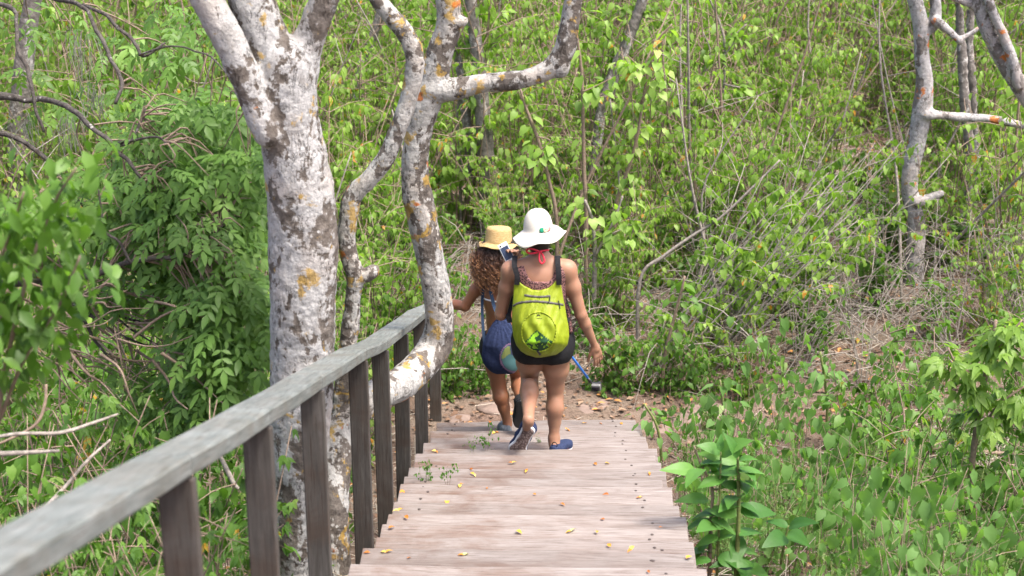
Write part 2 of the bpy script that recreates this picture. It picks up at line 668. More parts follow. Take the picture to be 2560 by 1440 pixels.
M['bark_twist'] = bark_mat('spotted_lichen_bark', (0.090, 0.076, 0.066), (0.165, 0.146, 0.130), (0.385, 0.378, 0.362), 0.525, 0.65, 0.58, True, 3.7)
M['bark_right'] = bark_mat('white_bark', (0.13, 0.115, 0.105), (0.21, 0.195, 0.185), (0.37, 0.36, 0.36), 0.56, 0.62, 0.66, False, 7.1)
M['bark_far'] = bark_mat('grey_far_bark', (0.13, 0.115, 0.105), (0.24, 0.22, 0.205), (0.40, 0.385, 0.375), 0.42, 0.75, 0.7, False, 9.9)
M['bark_dark'] = bark_mat('dark_branch_bark', (0.045, 0.038, 0.034), (0.11, 0.10, 0.09), (0.30, 0.29, 0.27), 0.36, 0.68, 0.68, True, 5.3)
M['twig'] = plain('brown_twig', (0.20, 0.150, 0.112), 0.8, 0.2, 0.3, 60)
M['stick'] = plain('grey_dry_stick', (0.225, 0.20, 0.175), 0.85, 0.15, 0.4, 50)
M['straw'] = plain('bleached_straw', (0.36, 0.32, 0.265), 0.85, 0.15, 0.4, 30)
M['greenstem'] = plain('green_stem', (0.13, 0.16, 0.05), 0.6, 0.3, 0.3, 50)
M['leaf_bright'] = leaf_mat('bright_thicket_leaf', [(0.0, (0.090, 0.165, 0.030)), (0.35, (0.175, 0.300, 0.050)), (0.7, (0.255, 0.390, 0.080)), (0.94, (0.34, 0.46, 0.13)), (0.985, (0.42, 0.48, 0.18)), (1.0, (0.50, 0.22, 0.03))], 0.52)
M['leaf_mid'] = leaf_mat('shrub_leaf', [(0.0, (0.046, 0.105, 0.018)), (0.4, (0.092, 0.195, 0.030)), (0.8, (0.150, 0.280, 0.050)), (0.985, (0.25, 0.34, 0.09)), (1.0, (0.45, 0.25, 0.03))], 0.50)
M['leaf_dark'] = leaf_mat('pinnate_leaf', [(0.0, (0.070, 0.145, 0.028)), (0.45, (0.125, 0.240, 0.046)), (0.85, (0.185, 0.315, 0.070)), (1.0, (0.22, 0.28, 0.06))], 0.44, 0.45, 0.3)
M['leaf_herb'] = leaf_mat('soft_herb_leaf', [(0.0, (0.070, 0.145, 0.038)), (0.4, (0.122, 0.240, 0.065)), (0.8, (0.185, 0.325, 0.105)), (1.0, (0.27, 0.37, 0.15))], 0.48, 0.6, 0.25)
M['leaf_big'] = leaf_mat('broad_leaf', [(0.0, (0.040, 0.120, 0.022)), (0.5, (0.070, 0.185, 0.034)), (1.0, (0.115, 0.250, 0.050))], 0.38, 0.45, 0.3)
M['leaf_dead'] = leaf_mat('fallen_yellow_leaf', [(0.0, (0.30, 0.10, 0.025)), (0.4, (0.50, 0.20, 0.03)), (0.75, (0.62, 0.38, 0.06)), (1.0, (0.55, 0.50, 0.20))], 0.2, 0.6, 0.25)
M['litter'] = leaf_mat('brown_leaf_litter', [(0.0, (0.075, 0.045, 0.03)), (0.5, (0.17, 0.105, 0.07)), (0.85, (0.27, 0.19, 0.13)), (1.0, (0.5, 0.22, 0.05))], 0.05, 0.85, 0.15)
M['moss'] = plain('grey_beard_lichen', (0.20, 0.21, 0.17), 0.9, 0.1, 0.3, 60)
M['rock'] = plain('pink_landing_stone', (0.175, 0.130, 0.108), 0.85, 0.2, 0.25, 14, 0.5)


def ground_mat():
    m, nt = new_mat('forest_soil')
    pos = N(nt, 'ShaderNodeNewGeometry').outputs['Position']
    n1 = noise_n(nt, pos, 1.6, 6, 0.65)
    n2 = noise_n(nt, pos, 45, 5, 0.7)
    n3 = noise_n(nt, pos, 9, 6, 0.7)
    c = ramp(nt, n3, [(0.3, (0.090, 0.058, 0.044)), (0.5, (0.160, 0.108, 0.083)), (0.72, (0.235, 0.172, 0.137))])
    c = mixc(nt, ramp(nt, n1, [(0.42, (0, 0, 0)), (0.62, (0.7, 0.7, 0.7))]), c, (0.20, 0.165, 0.128))
    c = mixc(nt, ramp(nt, n2, [(0.35, (0.75, 0.75, 0.75)), (0.5, (0, 0, 0))]), c, (0.06, 0.04, 0.03))
    out(nt, surf(nt, c, 0.95, math_n(nt, 'ADD', n2, n3), 0.8, 0.03, 0.1))
    return m


# ------------------------------------------------------------------ ground
def smax(a, b, k):
    return -smin(-np.asarray(a, float), -np.asarray(b, float), k)


def ground_z(X, Y):
    X, Y = np.asarray(X, float), np.asarray(Y, float)
    s = nosing_z(Y) - 0.40 - 0.10 * np.clip(np.abs(X) - 1.0, 0, 6) / 6
    z = smax(s, 0.0 + 0.012 * (Y - 13), 0.35) - 0.06
    p = np.stack(np.broadcast_arrays(X, Y, 0 * X), -1)
    near = np.clip((np.abs(X + 0.1) - 0.9) / 1.5, 0.15, 1)
    return z + (fbm(p, 0.45, 3) * 0.16 + fbm(p, 2.3, 2) * 0.04) * near


def gpt(px, py):
    """where the line of sight through a photo pixel meets the ground"""
    d = ray(px, py)
    t = 3.0
    while t < 90:
        p = CAMP + d * t
        if p[2] <= ground_z(p[0], p[1]):
            return p
        t += 0.03
    return CAMP + d * t


xs = np.concatenate([np.linspace(-60, -8, 27)[:-1], np.linspace(-8, 8, 110), np.linspace(8, 60, 27)[1:]])
ys = np.concatenate([np.linspace(-30, 3, 18)[:-1], np.linspace(3, 30, 180), np.linspace(30, 110, 28)[1:]])
GX, GY = np.meshgrid(xs, ys, indexing='ij')
GZ = ground_z(GX, GY)
ii, jj = np.meshgrid(np.arange(len(xs) - 1), np.arange(len(ys) - 1), indexing='ij')
w = len(ys)
Qg = np.stack([ii * w + jj, (ii + 1) * w + jj, (ii + 1) * w + jj + 1, ii * w + jj + 1], -1).reshape(-1, 4)
g = obj('ground', mesh_np('ground', np.stack([GX, GY, GZ], -1).reshape(-1, 3), Qg), ground_mat(), kind='structure')

# ------------------------------------------------------------------ staircase
XL, XR = -0.82, 0.655
stairs = thing('wooden_staircase', 'weathered wooden staircase of wide plank treads going down with one handrail on its left', 'staircase',
               (0, END_Y, 0.03))
inv = -np.array(stairs.location)
TW = XR - XL
tread_meshes = [box_mesh('tread', TW + 0.012 * (k - 1), 0.335, 0.042, 0.006, 0.010, (10, 2, 1), k) for k in range(5)]
import bmesh
_bm = bmesh.new()
bmesh.ops.create_uvsphere(_bm, u_segments=10, v_segments=6, radius=0.0085)
bmesh.ops.scale(_bm, vec=(1, 1, 0.35), verts=_bm.verts)
nail_me = bpy.data.meshes.new('nail')
_bm.to_mesh(nail_me)
_bm.free()
TREADS = []          # (Y of the far edge, top z)
n_t = 30
# lay the flight so that one far edge falls under the walker's standing foot
y_far0 = 10.36
k0 = int((END_Y - y_far0) / STEP)
for i in range(n_t):
    yf = y_far0 + (k0 - i) * STEP
    z = nosing_z(yf)
    TREADS.append((yf, z))
    turn = R(3.6) * max(0.0, min(1.0, (yf - 9.2) / 2.8)) - R(0.4) + R(random.uniform(-0.45, 0.45))
    dx = random.uniform(-0.022, 0.022)
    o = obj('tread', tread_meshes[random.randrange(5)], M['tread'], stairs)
    o.location = Vector((0.5 * (XL + XR) + dx, yf - 0.165 + random.uniform(-0.008, 0.008), z + random.uniform(-0.005, 0.005))) + Vector(inv)
    o.rotation_euler = (R(random.uniform(-0.5, 0.5)), R(random.uniform(-0.35, 0.35)), turn)
    for (nx, on) in ((TW / 2 - 0.17, 1.0), (-TW / 2 + 0.13, 0.35)):
        if random.random() < on:
            for q in range(1 if random.random() < 0.7 else 2):
                nl = obj('nail', nail_me, M['nail'], o)
                nl.location = (nx + random.uniform(-0.02, 0.02), 0.165 - random.uniform(0.025, 0.075) - q * 0.03, 0.001)
# stringers under the treads
for X in (XL + 0.16, XR - 0.16):
    ge = Geo()
    p0, p1 = stair_pt(X, 3.0, A_STAIR + 0.20), stair_pt(X, 13.1, A_STAIR + 0.20)
    d = norm(p1 - p0)
    up = np.array(NRM)
    sx = np.array([0.03, 0, 0])
    V = [p + a * sx + b * up * 0.09 for p in (p0, p1) for (a, b) in ((-1, -1), (1, -1), (1, 1), (-1, 1))]
    ge.add(V, [[3, 2, 1, 0], [4, 5, 6, 7], [0, 1, 5, 4], [1, 2, 6, 5], [2, 3, 7, 6], [3, 0, 4, 7]])
    obj('stringer', ge.mesh('stringer', False, stairs.location), M['post'], stairs)

# handrail boards between the posts, each laid a little differently
RT = [1.6, 4.13, 5.28, 6.5, 8.05, 9.10, 10.35, 11.85, 13.35]
RA = [0.515, 0.545, 0.556, 0.563, 0.574, 0.602, 0.598, 0.590, 0.617]


def rail_top(t):
    return stair_pt(-0.89, t, float(np.interp(t, RT, RA)))


for k in range(len(RT) - 1):
    t0, t1 = RT[k] + (0.0015 if k else 0), RT[k + 1] - 0.0015
    nn = 8
    ge = Geo()
    rows = []
    sag = random.uniform(0.0, 0.005)
    for q in range(nn + 1):
        f = q / nn
        t = t0 + (t1 - t0) * f
        c = stair_pt(-0.89, t, RA[k] + (RA[k + 1] - RA[k]) * f + sag * 4 * f * (1 - f))
        hw = 0.063 + random.uniform(-0.0012, 0.0012)
        th = 0.052
        bv = 0.007
        prof = [(-hw, -bv), (-hw + bv, 0), (hw - bv, 0), (hw, -bv), (hw, -th + bv), (hw - bv, -th), (-hw + bv, -th), (-hw, -th + bv)]
        rows.append([c + np.array([a, 0, 0]) + NRM * b for a, b in prof])
    V = np.array(rows).reshape(-1, 3)
    Q = []
    for q in range(nn):
        for s in range(8):
            Q.append([q * 8 + s, q * 8 + (s + 1) % 8, (q + 1) * 8 + (s + 1) % 8, (q + 1) * 8 + s][::-1])
    caps = [[0, 1, 2, 3], [0, 3, 4, 7], [7, 4, 5, 6]]
    Q += caps + [[nn * 8 + x for x in c[::-1]] for c in caps]
    ge.add(V, Q)
    obj('handrail_board', ge.mesh('handrail_board', False, stairs.location), M['rail'], stairs)
for k, t in enumerate(RT[1:]):
    if k == 7:
        t -= 0.06
    top = rail_top(t)
    if k == 6:
        top = top - np.array([0, 0, 0.0])
    ztop = top[2] - 0.052 / math.cos(SLOPE) - 0.004
    zb = float(ground_z(-0.86, top[1])) - 0.25
    ge = Geo()
    hx, hy = 0.043, 0.024
    rows = []
    lean = random.uniform(-0.008, 0.008)
    for q, z in enumerate(np.linspace(zb, ztop, 9)):
        f = q / 8
        zz = [z, z]
        if q == 8:
            zz = [ztop + hy * math.tan(SLOPE), ztop - hy * math.tan(SLOPE)]
        cx = -0.868 + lean * (1 - f)
        rows.append([(cx - hx, top[1] - hy, zz[0]), (cx + hx, top[1] - hy, zz[0]), (cx + hx, top[1] + hy, zz[1]), (cx - hx, top[1] + hy, zz[1])])
    V = np.array(rows).reshape(-1, 3)
    Q = []
    for q in range(8):
        for s in range(4):
            Q.append([q * 4 + s, q * 4 + (s + 1) % 4, (q + 1) * 4 + (s + 1) % 4, (q + 1) * 4 + s])
    Q += [[3, 2, 1, 0], [32, 33, 34, 35]]
    ge.add(V, Q)
    po = obj('post', ge.mesh('post', False, stairs.location), M['post'], stairs)
    bvm = po.modifiers.new('bevel', 'BEVEL')
    bvm.width = 0.005
    bvm.segments = 2

# ------------------------------------------------------------------ trees
def nodes(lst, Y=None):
    """[(px, py, half width in px[, depth])] -> points and radii; all on the vertical plane Y unless a depth is given"""
    P, Rr = [], []
    for e in lst:
        p = at(e[0], e[1], e[3]) if len(e) > 3 else aty(e[0], e[1], Y)
        z = proj(p)[2]
        P.append(p)
        Rr.append(e[2] * z / FPX)
    return np.array(P), np.array(Rr)


def smooth_chain(P, Rr, per=4):
    n = (len(P) - 1) * per + 1
    S = spline(np.hstack([P, Rr[:, None]]), n)
    return S[:, :3], S[:, 3]


def sdf_wood(chains, h, k=0.03, rough=0.010, fine=0.004, slim=0.90):
    """one continuous skin round several limbs, roughened like bark"""
    cs = [smooth_chain(P, Rr * slim) for P, Rr in chains]
    allp = np.vstack([c[0] for c in cs])
    rm = max(c[1].max() for c in cs)
    F = Field(allp.min(0) - rm - 0.05, allp.max(0) + rm + 0.05, h)
    for S, r in cs:
        F.chain(S, r, k, 0.06)
    V, Q = F.surface(1)
    # normals for displacement
    d = fbm(V * np.array([1, 1, 0.6]), 7.0, 3) * rough + fbm(V, 34.0, 2) * fine
    e1 = V[Q[:, 2]] - V[Q[:, 0]]
    e2 = V[Q[:, 3]] - V[Q[:, 1]]
    fn = np.cross(e1, e2)
    nv = np.zeros_like(V)
    for c in range(4):
        np.add.at(nv, Q[:, c], fn)
    return V + norm(nv) * d[:, None], Q


# leaf templates: (verts, quads); the blade runs along +y, its upper side is +z
def leaf_template(widths, fold=0.18, droop=0.25, lobes=0.0):
    n = len(widths)
    V, Q = [], []
    for i, wd in enumerate(widths):
        y = i / (n - 1)
        z = -droop * y * y
        yo = y - (lobes if i == 0 else 0) * 0.0
        V += [(-wd, yo - (lobes if i == 0 else 0), z + fold * wd), (0, y, z), (wd, yo - (lobes if i == 0 else 0), z + fold * wd)]
    for i in range(n - 1):
        a = i * 3
        Q += [(a, a + 1, a + 4, a + 3), (a + 1, a + 2, a + 5, a + 4)]
    return np.array(V, float), np.array(Q)


HEART = leaf_template([0.26, 0.40, 0.26, 0.012], 0.25, 0.34, 0.12)
OVAL = leaf_template([0.03, 0.26, 0.22, 0.01], 0.25, 0.25)
LANCE = leaf_template([0.02, 0.17, 0.13, 0.005], 0.3, 0.3)
SLIM = leaf_template([0.17, 0.32, 0.20, 0.010], 0.25, 0.34, 0.10)


def broad_template():
    V, Q = [], []
    ny, nx = 15, 7
    for i in range(ny):
        y = i / (ny - 1)
        wd = 0.27 * math.sin(math.pi * min(1.0, y ** 0.8)) ** 0.85 * (1 - 0.25 * y) + 0.004
        for j in range(nx):
            u = j / (nx - 1) * 2 - 1
            # side veins raise shallow pleats across the blade
            pleat = 0.012 * math.sin((y * 11 - abs(u) * 2.2) * math.pi) * (1 - abs(u) * 0.4)
            V.append((u * wd, y, -0.5 * y * y + 0.22 * abs(u) * wd - 0.05 * u * u * wd + pleat * math.sin(math.pi * y)))
    for i in range(ny - 1):
        for j in range(nx - 1):
            a = i * nx + j
            Q.append((a, a + 1, a + nx + 1, a + nx))
    return np.array(V, float), np.array(Q)


BROAD = broad_template()
MAPLE = None


def lobed_template():
    # a three-lobed drooping blade: a middle lobe and two side lobes
    V, Q = [], []
    for ang, ln, wd in ((0, 1.0, 0.20), (48, 0.72, 0.17), (-48, 0.72, 0.17)):
        c, s = math.cos(R(ang)), math.sin(R(ang))
        b = len(V)
        for i, ww in enumerate([0.10, wd, wd * 0.62, 0.01]):
            y = ln * i / 3
            z = -0.35 * y * y
            for x in (-ww, 0, ww):
                V.append((x * c + y * s, -x * s + y * c, z + abs(x) * 0.25))
        for i in range(3):
            a = b + i * 3
            Q += [(a, a + 1, a + 4, a + 3), (a + 1, a + 2, a + 5, a + 4)]
    return np.array(V, float), np.array(Q)


MAPLE = lobed_template()


def pinnate_template(pairs=3, seed=0):
    r = np.random.default_rng(seed)
    V, Q, n = [], [], 0
    lv, lq = leaf_template([0.03, 0.21, 0.19, 0.006], 0.22, 0.22)
    spots = []
    for i in range(pairs):
        y = 0.34 + 0.52 * i / max(1, pairs - 1)
        for s in (-1, 1):
            spots.append((y + r.uniform(-0.02, 0.02), s * R(r.uniform(52, 68)), 0.34 * (0.8 + 0.25 * i / pairs)))
    spots.append((0.95, 0.0, 0.42))
    for y, a, sz in spots:
        c, s = math.cos(a), math.sin(a)
        L = lv * sz
        tw = r.uniform(-0.25, 0.25)
        X = L[:, 0] * c + L[:, 1] * s
        Yv = -L[:, 0] * s + L[:, 1] * c + y
        Z = L[:, 2] + L[:, 0] * tw - 0.22 * Yv * Yv + 0.0
        V.append(np.stack([X, Yv, Z], -1))
        Q.append(lq + n)
        n += len(L)
    ys_ = np.linspace(0, 0.95, 5)
    st = []
    for y in ys_:
        for (x, z) in ((-0.008, 0), (0.008, 0), (0, -0.012)):
            st.append((x, y, z - 0.22 * y * y))
    q = []
    for i in range(4):
        for k in range(3):
            q.append((i * 3 + k, i * 3 + (k + 1) % 3, i * 3 + 3 + (k + 1) % 3, i * 3 + 3 + k))
    V.append(np.array(st))
    Q.append(np.array(q) + n)
    return np.concatenate(V), np.concatenate(Q)


PINN = [pinnate_template(3, 1), pinnate_template(2, 2), pinnate_template(4, 3)]


def leaves(geo, tpl, pos, axis, up, size, tint, r=rng):
    pos, axis, up = np.atleast_2d(pos), norm(np.atleast_2d(axis)), np.atleast_2d(up)
    n = len(pos)
    x = norm(np.cross(axis, up))
    z = np.cross(x, axis)
    size = np.broadcast_to(np.asarray(size, float), (n,))
    TV, TQ = tpl
    wob = 1 + r.uniform(-0.18, 0.18, n)
    W = pos[:, None] + size[:, None, None] * (TV[None, :, 0:1] * (x * wob[:, None])[:, None] + TV[None, :, 1:2] * axis[:, None] + TV[None, :, 2:3] * z[:, None])
    m = len(TV)
    Q = (TQ[None] + (np.arange(n) * m)[:, None, None]).reshape(-1, 4)
    geo.add(W.reshape(-1, 3), Q, None, np.repeat(np.broadcast_to(np.asarray(tint, float), (n,)), m))


def rand_dirs(n, r=rng):
    v = r.normal(size=(n, 3))
    return norm(v)


def tint_of(n, r=rng, dead=0.012):
    t = np.clip(r.normal(0.45, 0.2, n), 0.02, 0.93)
    t[r.random(n) < dead] = 1.0
    return t


def crown_leaves(geo, twigs, tips, n_tip, size, tpl, r):
    """short twigs with drooping leaves round the tips of limbs"""
    for tip in tips:
        for _ in range(n_tip):
            d = norm(np.array([r.normal(), r.normal(), 0.4 + 0.5 * r.normal()]))
            ln = r.uniform(0.25, 0.7)
            p = spline([tip, tip + d * ln * 0.5 + r.normal(size=3) * 0.04, tip + d * ln + np.array([0, 0, -0.05])], 6)
            tube(twigs, p, np.linspace(0.007, 0.002, 6), 4)
            k = 12
            f = r.uniform(0.25, 1, k)
            pos = np.stack([np.interp(f, np.linspace(0, 1, 6), p[:, c]) for c in range(3)], -1)
            ax = rand_dirs(k, r) * 0.8 + d * 0.5 + np.array([0, 0, -0.4])
            leaves(geo, tpl, pos, ax, np.tile([0.1, -0.1, 1.0], (k, 1)) + 0.4 * rand_dirs(k, r), r.uniform(0.7, 1.2, k) * size, tint_of(k, r), r)


def tree(name, label, chains, h, mat, leaf='leaf_bright', tips=(), n_tip=5, size=0.08, seed=1, k=0.03, rough=0.010, fine=0.004, tpl=None, cat='tree', group=None):
    base = chains[0][0][0]
    t = thing(name, label, cat, tuple(base), 0, group)
    V, Q = sdf_wood(chains, h, k, rough, fine)
    obj('trunk', mesh_np('trunk', V - base, Q), mat, t)
    if len(tips):
        r = np.random.default_rng(seed)
        ge, tw = Geo(), Geo()
        crown_leaves(ge, tw, tips, n_tip, size, tpl or HEART, r)
        c = obj('crown', ge.mesh('crown', True, base), M[leaf], t, kind='stuff')
        obj('twigs', tw.mesh('twigs', True), M['twig'], c, kind='stuff').location = -Vector(base)
    return t


# 1. the big pale tree beside the handrail
Y1 = 7.20
big = [nodes([(742, 1640, 84), (742, 1540, 76), (744, 1430, 62), (746, 1300, 64), (747, 1150, 76), (755, 1000, 84), (757, 850, 88), (758, 700, 91), (757, 590, 92), (750, 480, 90), (736, 390, 87), (722, 310, 82), (714, 230, 82), (714, 160, 76)], Y1),
       nodes([(668, 330, 44), (638, 250, 42), (603, 170, 41), (566, 90, 41), (527, 15, 41), (490, -60, 38), (450, -140, 35), (400, -260, 28)], Y1 - 0.10),
       nodes([(708, 240, 72), (680, 140, 66), (650, 60, 63), (620, -20, 60), (595, -150, 50), (560, -300, 36)], Y1 + 0.04),
       nodes([(728, 240, 62), (757, 140, 48), (787, 60, 42), (815, -10, 40), (850, -100, 36), (900, -240, 30)], Y1 + 0.05)]
tree('pale_trunk_tree', 'thick pale lichen covered tree trunk forking at the top, right beside the handrail', big, 0.0125, M['bark_big'], 'leaf_bright',
     [big[1][0][-1], big[2][0][-1], big[3][0][-1]], 9, 0.08, 3, 0.014, 0.010, 0.005)

# 2. the twisted two-stemmed tree that grows through the railing
_b = at(822, 1300, 9.38)
_b[2] = float(ground_z(_b[0], _b[1])) - 0.08
_bp = proj(_b)
bz = nodes([(_bp[0], _bp[1], 58, _bp[2]), (826, 1260, 50, 9.39), (830, 1195, 45, 9.40), (842, 1130, 42, 9.42), (860, 1070, 40, 9.46), (900, 1020, 39, 9.52), (945, 985, 41, 9.62), (1000, 960, 43, 9.78), (1050, 917, 44, 9.92), (1086, 868, 43, 10.0)])
YB = bz[0][-1][1]
b2 = nodes([(1099, 815, 38), (1094, 750, 36), (1082, 680, 36), (1066, 600, 38), (1050, 520, 38), (1038, 450, 36), (1040, 370, 34), (1056, 285, 36), (1078, 215, 39), (1096, 140, 34), (1117, 80, 32), (1121, 20, 30), (1115, -40, 28), (1130, -170, 22), (1100, -300, 14)], YB)
stemB = (np.vstack([bz[0], b2[0]]), np.concatenate([bz[1], b2[1]]))
YA = at(860, 1000, 9.46)[1]
stemA = nodes([(846, 1110, 34), (851, 1040, 25), (862, 930, 23), (874, 830, 22), (882, 745, 20), (887, 690, 22), (872, 640, 21), (866, 590, 21), (872, 540, 22), (884, 490, 24), (924, 447, 22), (965, 395, 23), (1000, 312, 22), (1021, 250, 21), (1034, 190, 22), (1036, 132, 22), (1008, 75, 20), (965, 25, 19), (925, -30, 17), (860, -130, 12)], YA)
stub = nodes([(890, 690, 16), (912, 690, 14), (928, 681, 13), (938, 674, 11)], YA)
brC = nodes([(1080, 222, 34), (1130, 224, 27), (1200, 209, 24), (1270, 203, 25), (1330, 192, 23), (1382, 168, 26), (1410, 128, 27), (1422, 70, 25), (1434, 0, 23), (1446, -60, 20), (1480, -200, 13)], YB - 0.02)
knob = nodes([(1135, 58, 10), (1150, 55, 9), (1162, 51, 7)], YB - 0.03)
knob2 = nodes([(1404, 168, 22), (1402, 178, 19)], YB - 0.03)
tree('twisted_tree', 'twisted two stemmed tree with orange lichen spots, its bent trunk passing under the handrail', [stemB, stemA, stub, brC, knob, knob2], 0.0115, M['bark_twist'],
     'leaf_bright', [stemB[0][-1], stemA[0][-1], brC[0][-1]], 8, 0.08, 5, 0.02, 0.009, 0.004)

# 3. the white barked tree on the right
gr = gpt(2285, 705)
YR = gr[1]
rt = [nodes([(2284, 740, 28), (2285, 690, 25), (2287, 640, 24), (2291, 560, 23), (2277, 495, 22), (2276, 430, 22), (2290, 360, 24), (2305, 275, 26), (2312, 200, 22), (2305, 140, 20), (2303, 70, 20), (2289, 5, 20), (2272, -50, 17), (2240, -160, 12)], YR),
      nodes([(2303, 80, 16), (2332, 62, 17), (2340, 20, 15), (2333, -50, 14), (2350, -160, 9)], YR + 0.03),
      nodes([(2338, 50, 13), (2370, 75, 10), (2402, 106, 9)], YR - 0.05), nodes([(2396, 100, 7), (2425, 85, 6), (2450, 68, 5)], YR - 0.05),
      nodes([(2312, 285, 16), (2345, 287, 11), (2400, 293, 11), (2470, 296, 11), (2540, 310, 10), (2620, 330, 8), (2700, 330, 5)], YR - 0.06),
      nodes([(2292, 505, 15), (2320, 497, 11), (2353, 483, 10)], YR - 0.08)]
tree('white_bark_tree', 'slender white barked tree with orange lichen at right, a bare branch reaching right', rt, 0.016, M['bark_right'], 'leaf_bright',
     [rt[0][0][-1], rt[1][0][-1]], 6, 0.08, 6, 0.02, 0.008, 0.003)
lg = gpt(2372, 660)
st = nodes([(2376, 668, 19), (2362, 640, 18), (2340, 600, 16), (2322, 566, 13)], lg[1])
tree('leaning_stump', 'short pale broken stump leaning left beside the white barked tree', [st], 0.014, M['bark_right'], cat='stump', rough=0.006)

# 4. the tree leaning in at the top right corner
YT = YR - 1.2
tr = [nodes([(2668, 880, 34), (2660, 700, 32), (2648, 520, 30), (2630, 380, 28), (2596, 285, 26), (2548, 212, 25), (2505, 145, 23), (2470, 70, 22), (2448, 0, 21), (2430, -80, 18), (2390, -180, 12)], YT),
      nodes([(2548, 212, 16), (2528, 140, 14), (2505, 80, 13), (2480, 25, 13), (2462, -40, 11), (2470, -140, 8)], YT - 0.1),
      nodes([(2458, 25, 12), (2420, 8, 10), (2370, -15, 9), (2300, -60, 6)], YT)]
tree('leaning_pale_tree', 'pale tree leaning into the top right corner with orange lichen on its limbs', tr, 0.016, M['bark_right'], 'leaf_bright', [tr[0][0][-1], tr[1][0][-1]], 6, 0.08, 8, 0.02)

# 5. trees in the thicket behind
def far_tree(label, pts, bpx, bpy_, seed, tips=1, name='thicket_tree'):
    b = gpt(bpx, bpy_ + 150)
    ch = [nodes(c, b[1] + (0.15 * i)) for i, c in enumerate(pts)]
    ch[0][0][0][2] = min(ch[0][0][0][2], b[2] - 0.05)
    tree(name, label, ch, 0.022, M['bark_far'], 'leaf_bright', [c[0][-1] for c in ch], 6, 0.08, seed, 0.03, 0.012, 0.006)


far_tree('grey trunk clump in the thicket above the straw hat', [[(1222, 450, 26), (1215, 390, 23), (1208, 300, 21), (1200, 210, 20), (1192, 120, 18), (1180, 30, 16), (1170, -60, 13)],
         [(1172, 440, 13), (1170, 350, 12), (1160, 250, 12), (1145, 150, 10), (1120, 40, 9)]], 1222, 440, 21)
far_tree('thin grey twin trunks behind the white barked tree', [[(2432, 470, 14), (2424, 380, 13), (2414, 280, 13), (2408, 180, 13), (2400, 60, 12), (2395, -40, 10)],
         [(2445, 450, 11), (2440, 350, 10), (2432, 230, 11), (2424, 120, 11), (2430, 0, 10), (2440, -60, 8)]], 2432, 460, 22)
far_tree('grey mossy trunk standing at the top left corner', [[(52, 470, 30), (45, 380, 27), (48, 280, 26), (58, 180, 26), (70, 80, 24), (85, -20, 22), (95, -90, 18)]], 52, 440, 23)
far_tree('pale leaning trunk seen between the two lichen trees', [[(880, 300, 14), (900, 190, 14), (925, 110, 13), (950, 40, 12), (970, -40, 10)]], 880, 300, 24)
far_tree('dark crooked trunk in the thicket right of the curved branch', [[(1470, 420, 14), (1500, 300, 15), (1530, 200, 17), (1565, 110, 15), (1600, 20, 13), (1620, -60, 10)],
         [(1555, 130, 10), (1575, 90, 8), (1590, 40, 7)]], 1470, 400, 25)

# ------------------------------------------------------------------ people
def skin_mat(name, col, red):
    m, nt = new_mat(name)
    pos = N(nt, 'ShaderNodeNewGeometry').outputs['Position']
    n = noise_n(nt, pos, 9, 4)
    n2 = noise_n(nt, pos, 160, 3)
    c = mixc(nt, ramp(nt, n, [(0.35, (0, 0, 0)), (0.7, (0.7, 0.7, 0.7))]), col, red)
    out(nt, surf(nt, c, 0.5, n2, 0.12, 0.002, 0.35, **{'Subsurface Weight': 0.12, 'Subsurface Scale': 0.01}))
    return m


M['skin_w'] = skin_mat('skin_light', (0.285, 0.155, 0.100), (0.285, 0.135, 0.085))
M['skin_g'] = skin_mat('skin_tan', (0.225, 0.100, 0.052), (0.225, 0.086, 0.043))
M['black_cloth'] = plain('black_cloth', (0.012, 0.012, 0.014), 0.85, 0.2, 0.3, 60, 0.3)
M['navy_cloth'] = plain('navy_cloth', (0.018, 0.026, 0.062), 0.9, 0.12, 0.3, 50, 0.3)
M['strap_blue'] = plain('blue_strap', (0.022, 0.040, 0.075), 0.8, 0.2)
M['white_felt'] = plain('white_felt', (0.50, 0.475, 0.425), 0.9, 0.15, 0.05, 90, 0.2)
M['red_cord'] = plain('red_cord', (0.62, 0.03, 0.06), 0.6, 0.3)
M['white_cord'] = plain('white_cord', (0.75, 0.75, 0.75), 0.6, 0.3)
M['grey_zip'] = plain('grey_zip', (0.07, 0.065, 0.06), 0.6, 0.3)
M['hair_dark'] = plain('dark_hair', (0.018, 0.012, 0.010), 0.45, 0.5, 0.4, 90)
M['blue_metal'] = plain('blue_metal', (0.03, 0.16, 0.55), 0.35, 0.5, 0.05)
M['black_plastic'] = plain('black_plastic', (0.012, 0.012, 0.013), 0.4, 0.5)
M['grey_plastic'] = plain('grey_plastic', (0.13, 0.13, 0.125), 0.35, 0.5)
M['screen'] = plain('dark_screen', (0.02, 0.018, 0.025), 0.12, 0.6, 0.05)
M['phone_white'] = plain('phone_white', (0.65, 0.68, 0.70), 0.3, 0.5, 0.05)
M['phone_back'] = plain('phone_blue', (0.03, 0.045, 0.09), 0.3, 0.5, 0.2)
M['shoe_navy'] = plain('shoe_navy', (0.022, 0.032, 0.075), 0.8, 0.2, 0.3, 120, 0.4)
M['shoe_white'] = plain('shoe_midsole', (0.62, 0.62, 0.64), 0.6, 0.3, 0.08)
M['shoe_red'] = plain('shoe_red', (0.55, 0.03, 0.07), 0.7, 0.3)
M['shoe_grey'] = plain('shoe_grey', (0.11, 0.125, 0.14), 0.8, 0.2, 0.3, 120, 0.4)
M['green_felt'] = plain('green_felt', (0.02, 0.22, 0.13), 0.85, 0.15)
M['cream_petal'] = plain('cream_petal', (0.66, 0.55, 0.34), 0.85, 0.15, 0.3, 120)
M['pink_petal'] = plain('pink_petal', (0.62, 0.16, 0.18), 0.85, 0.15, 0.3, 120)


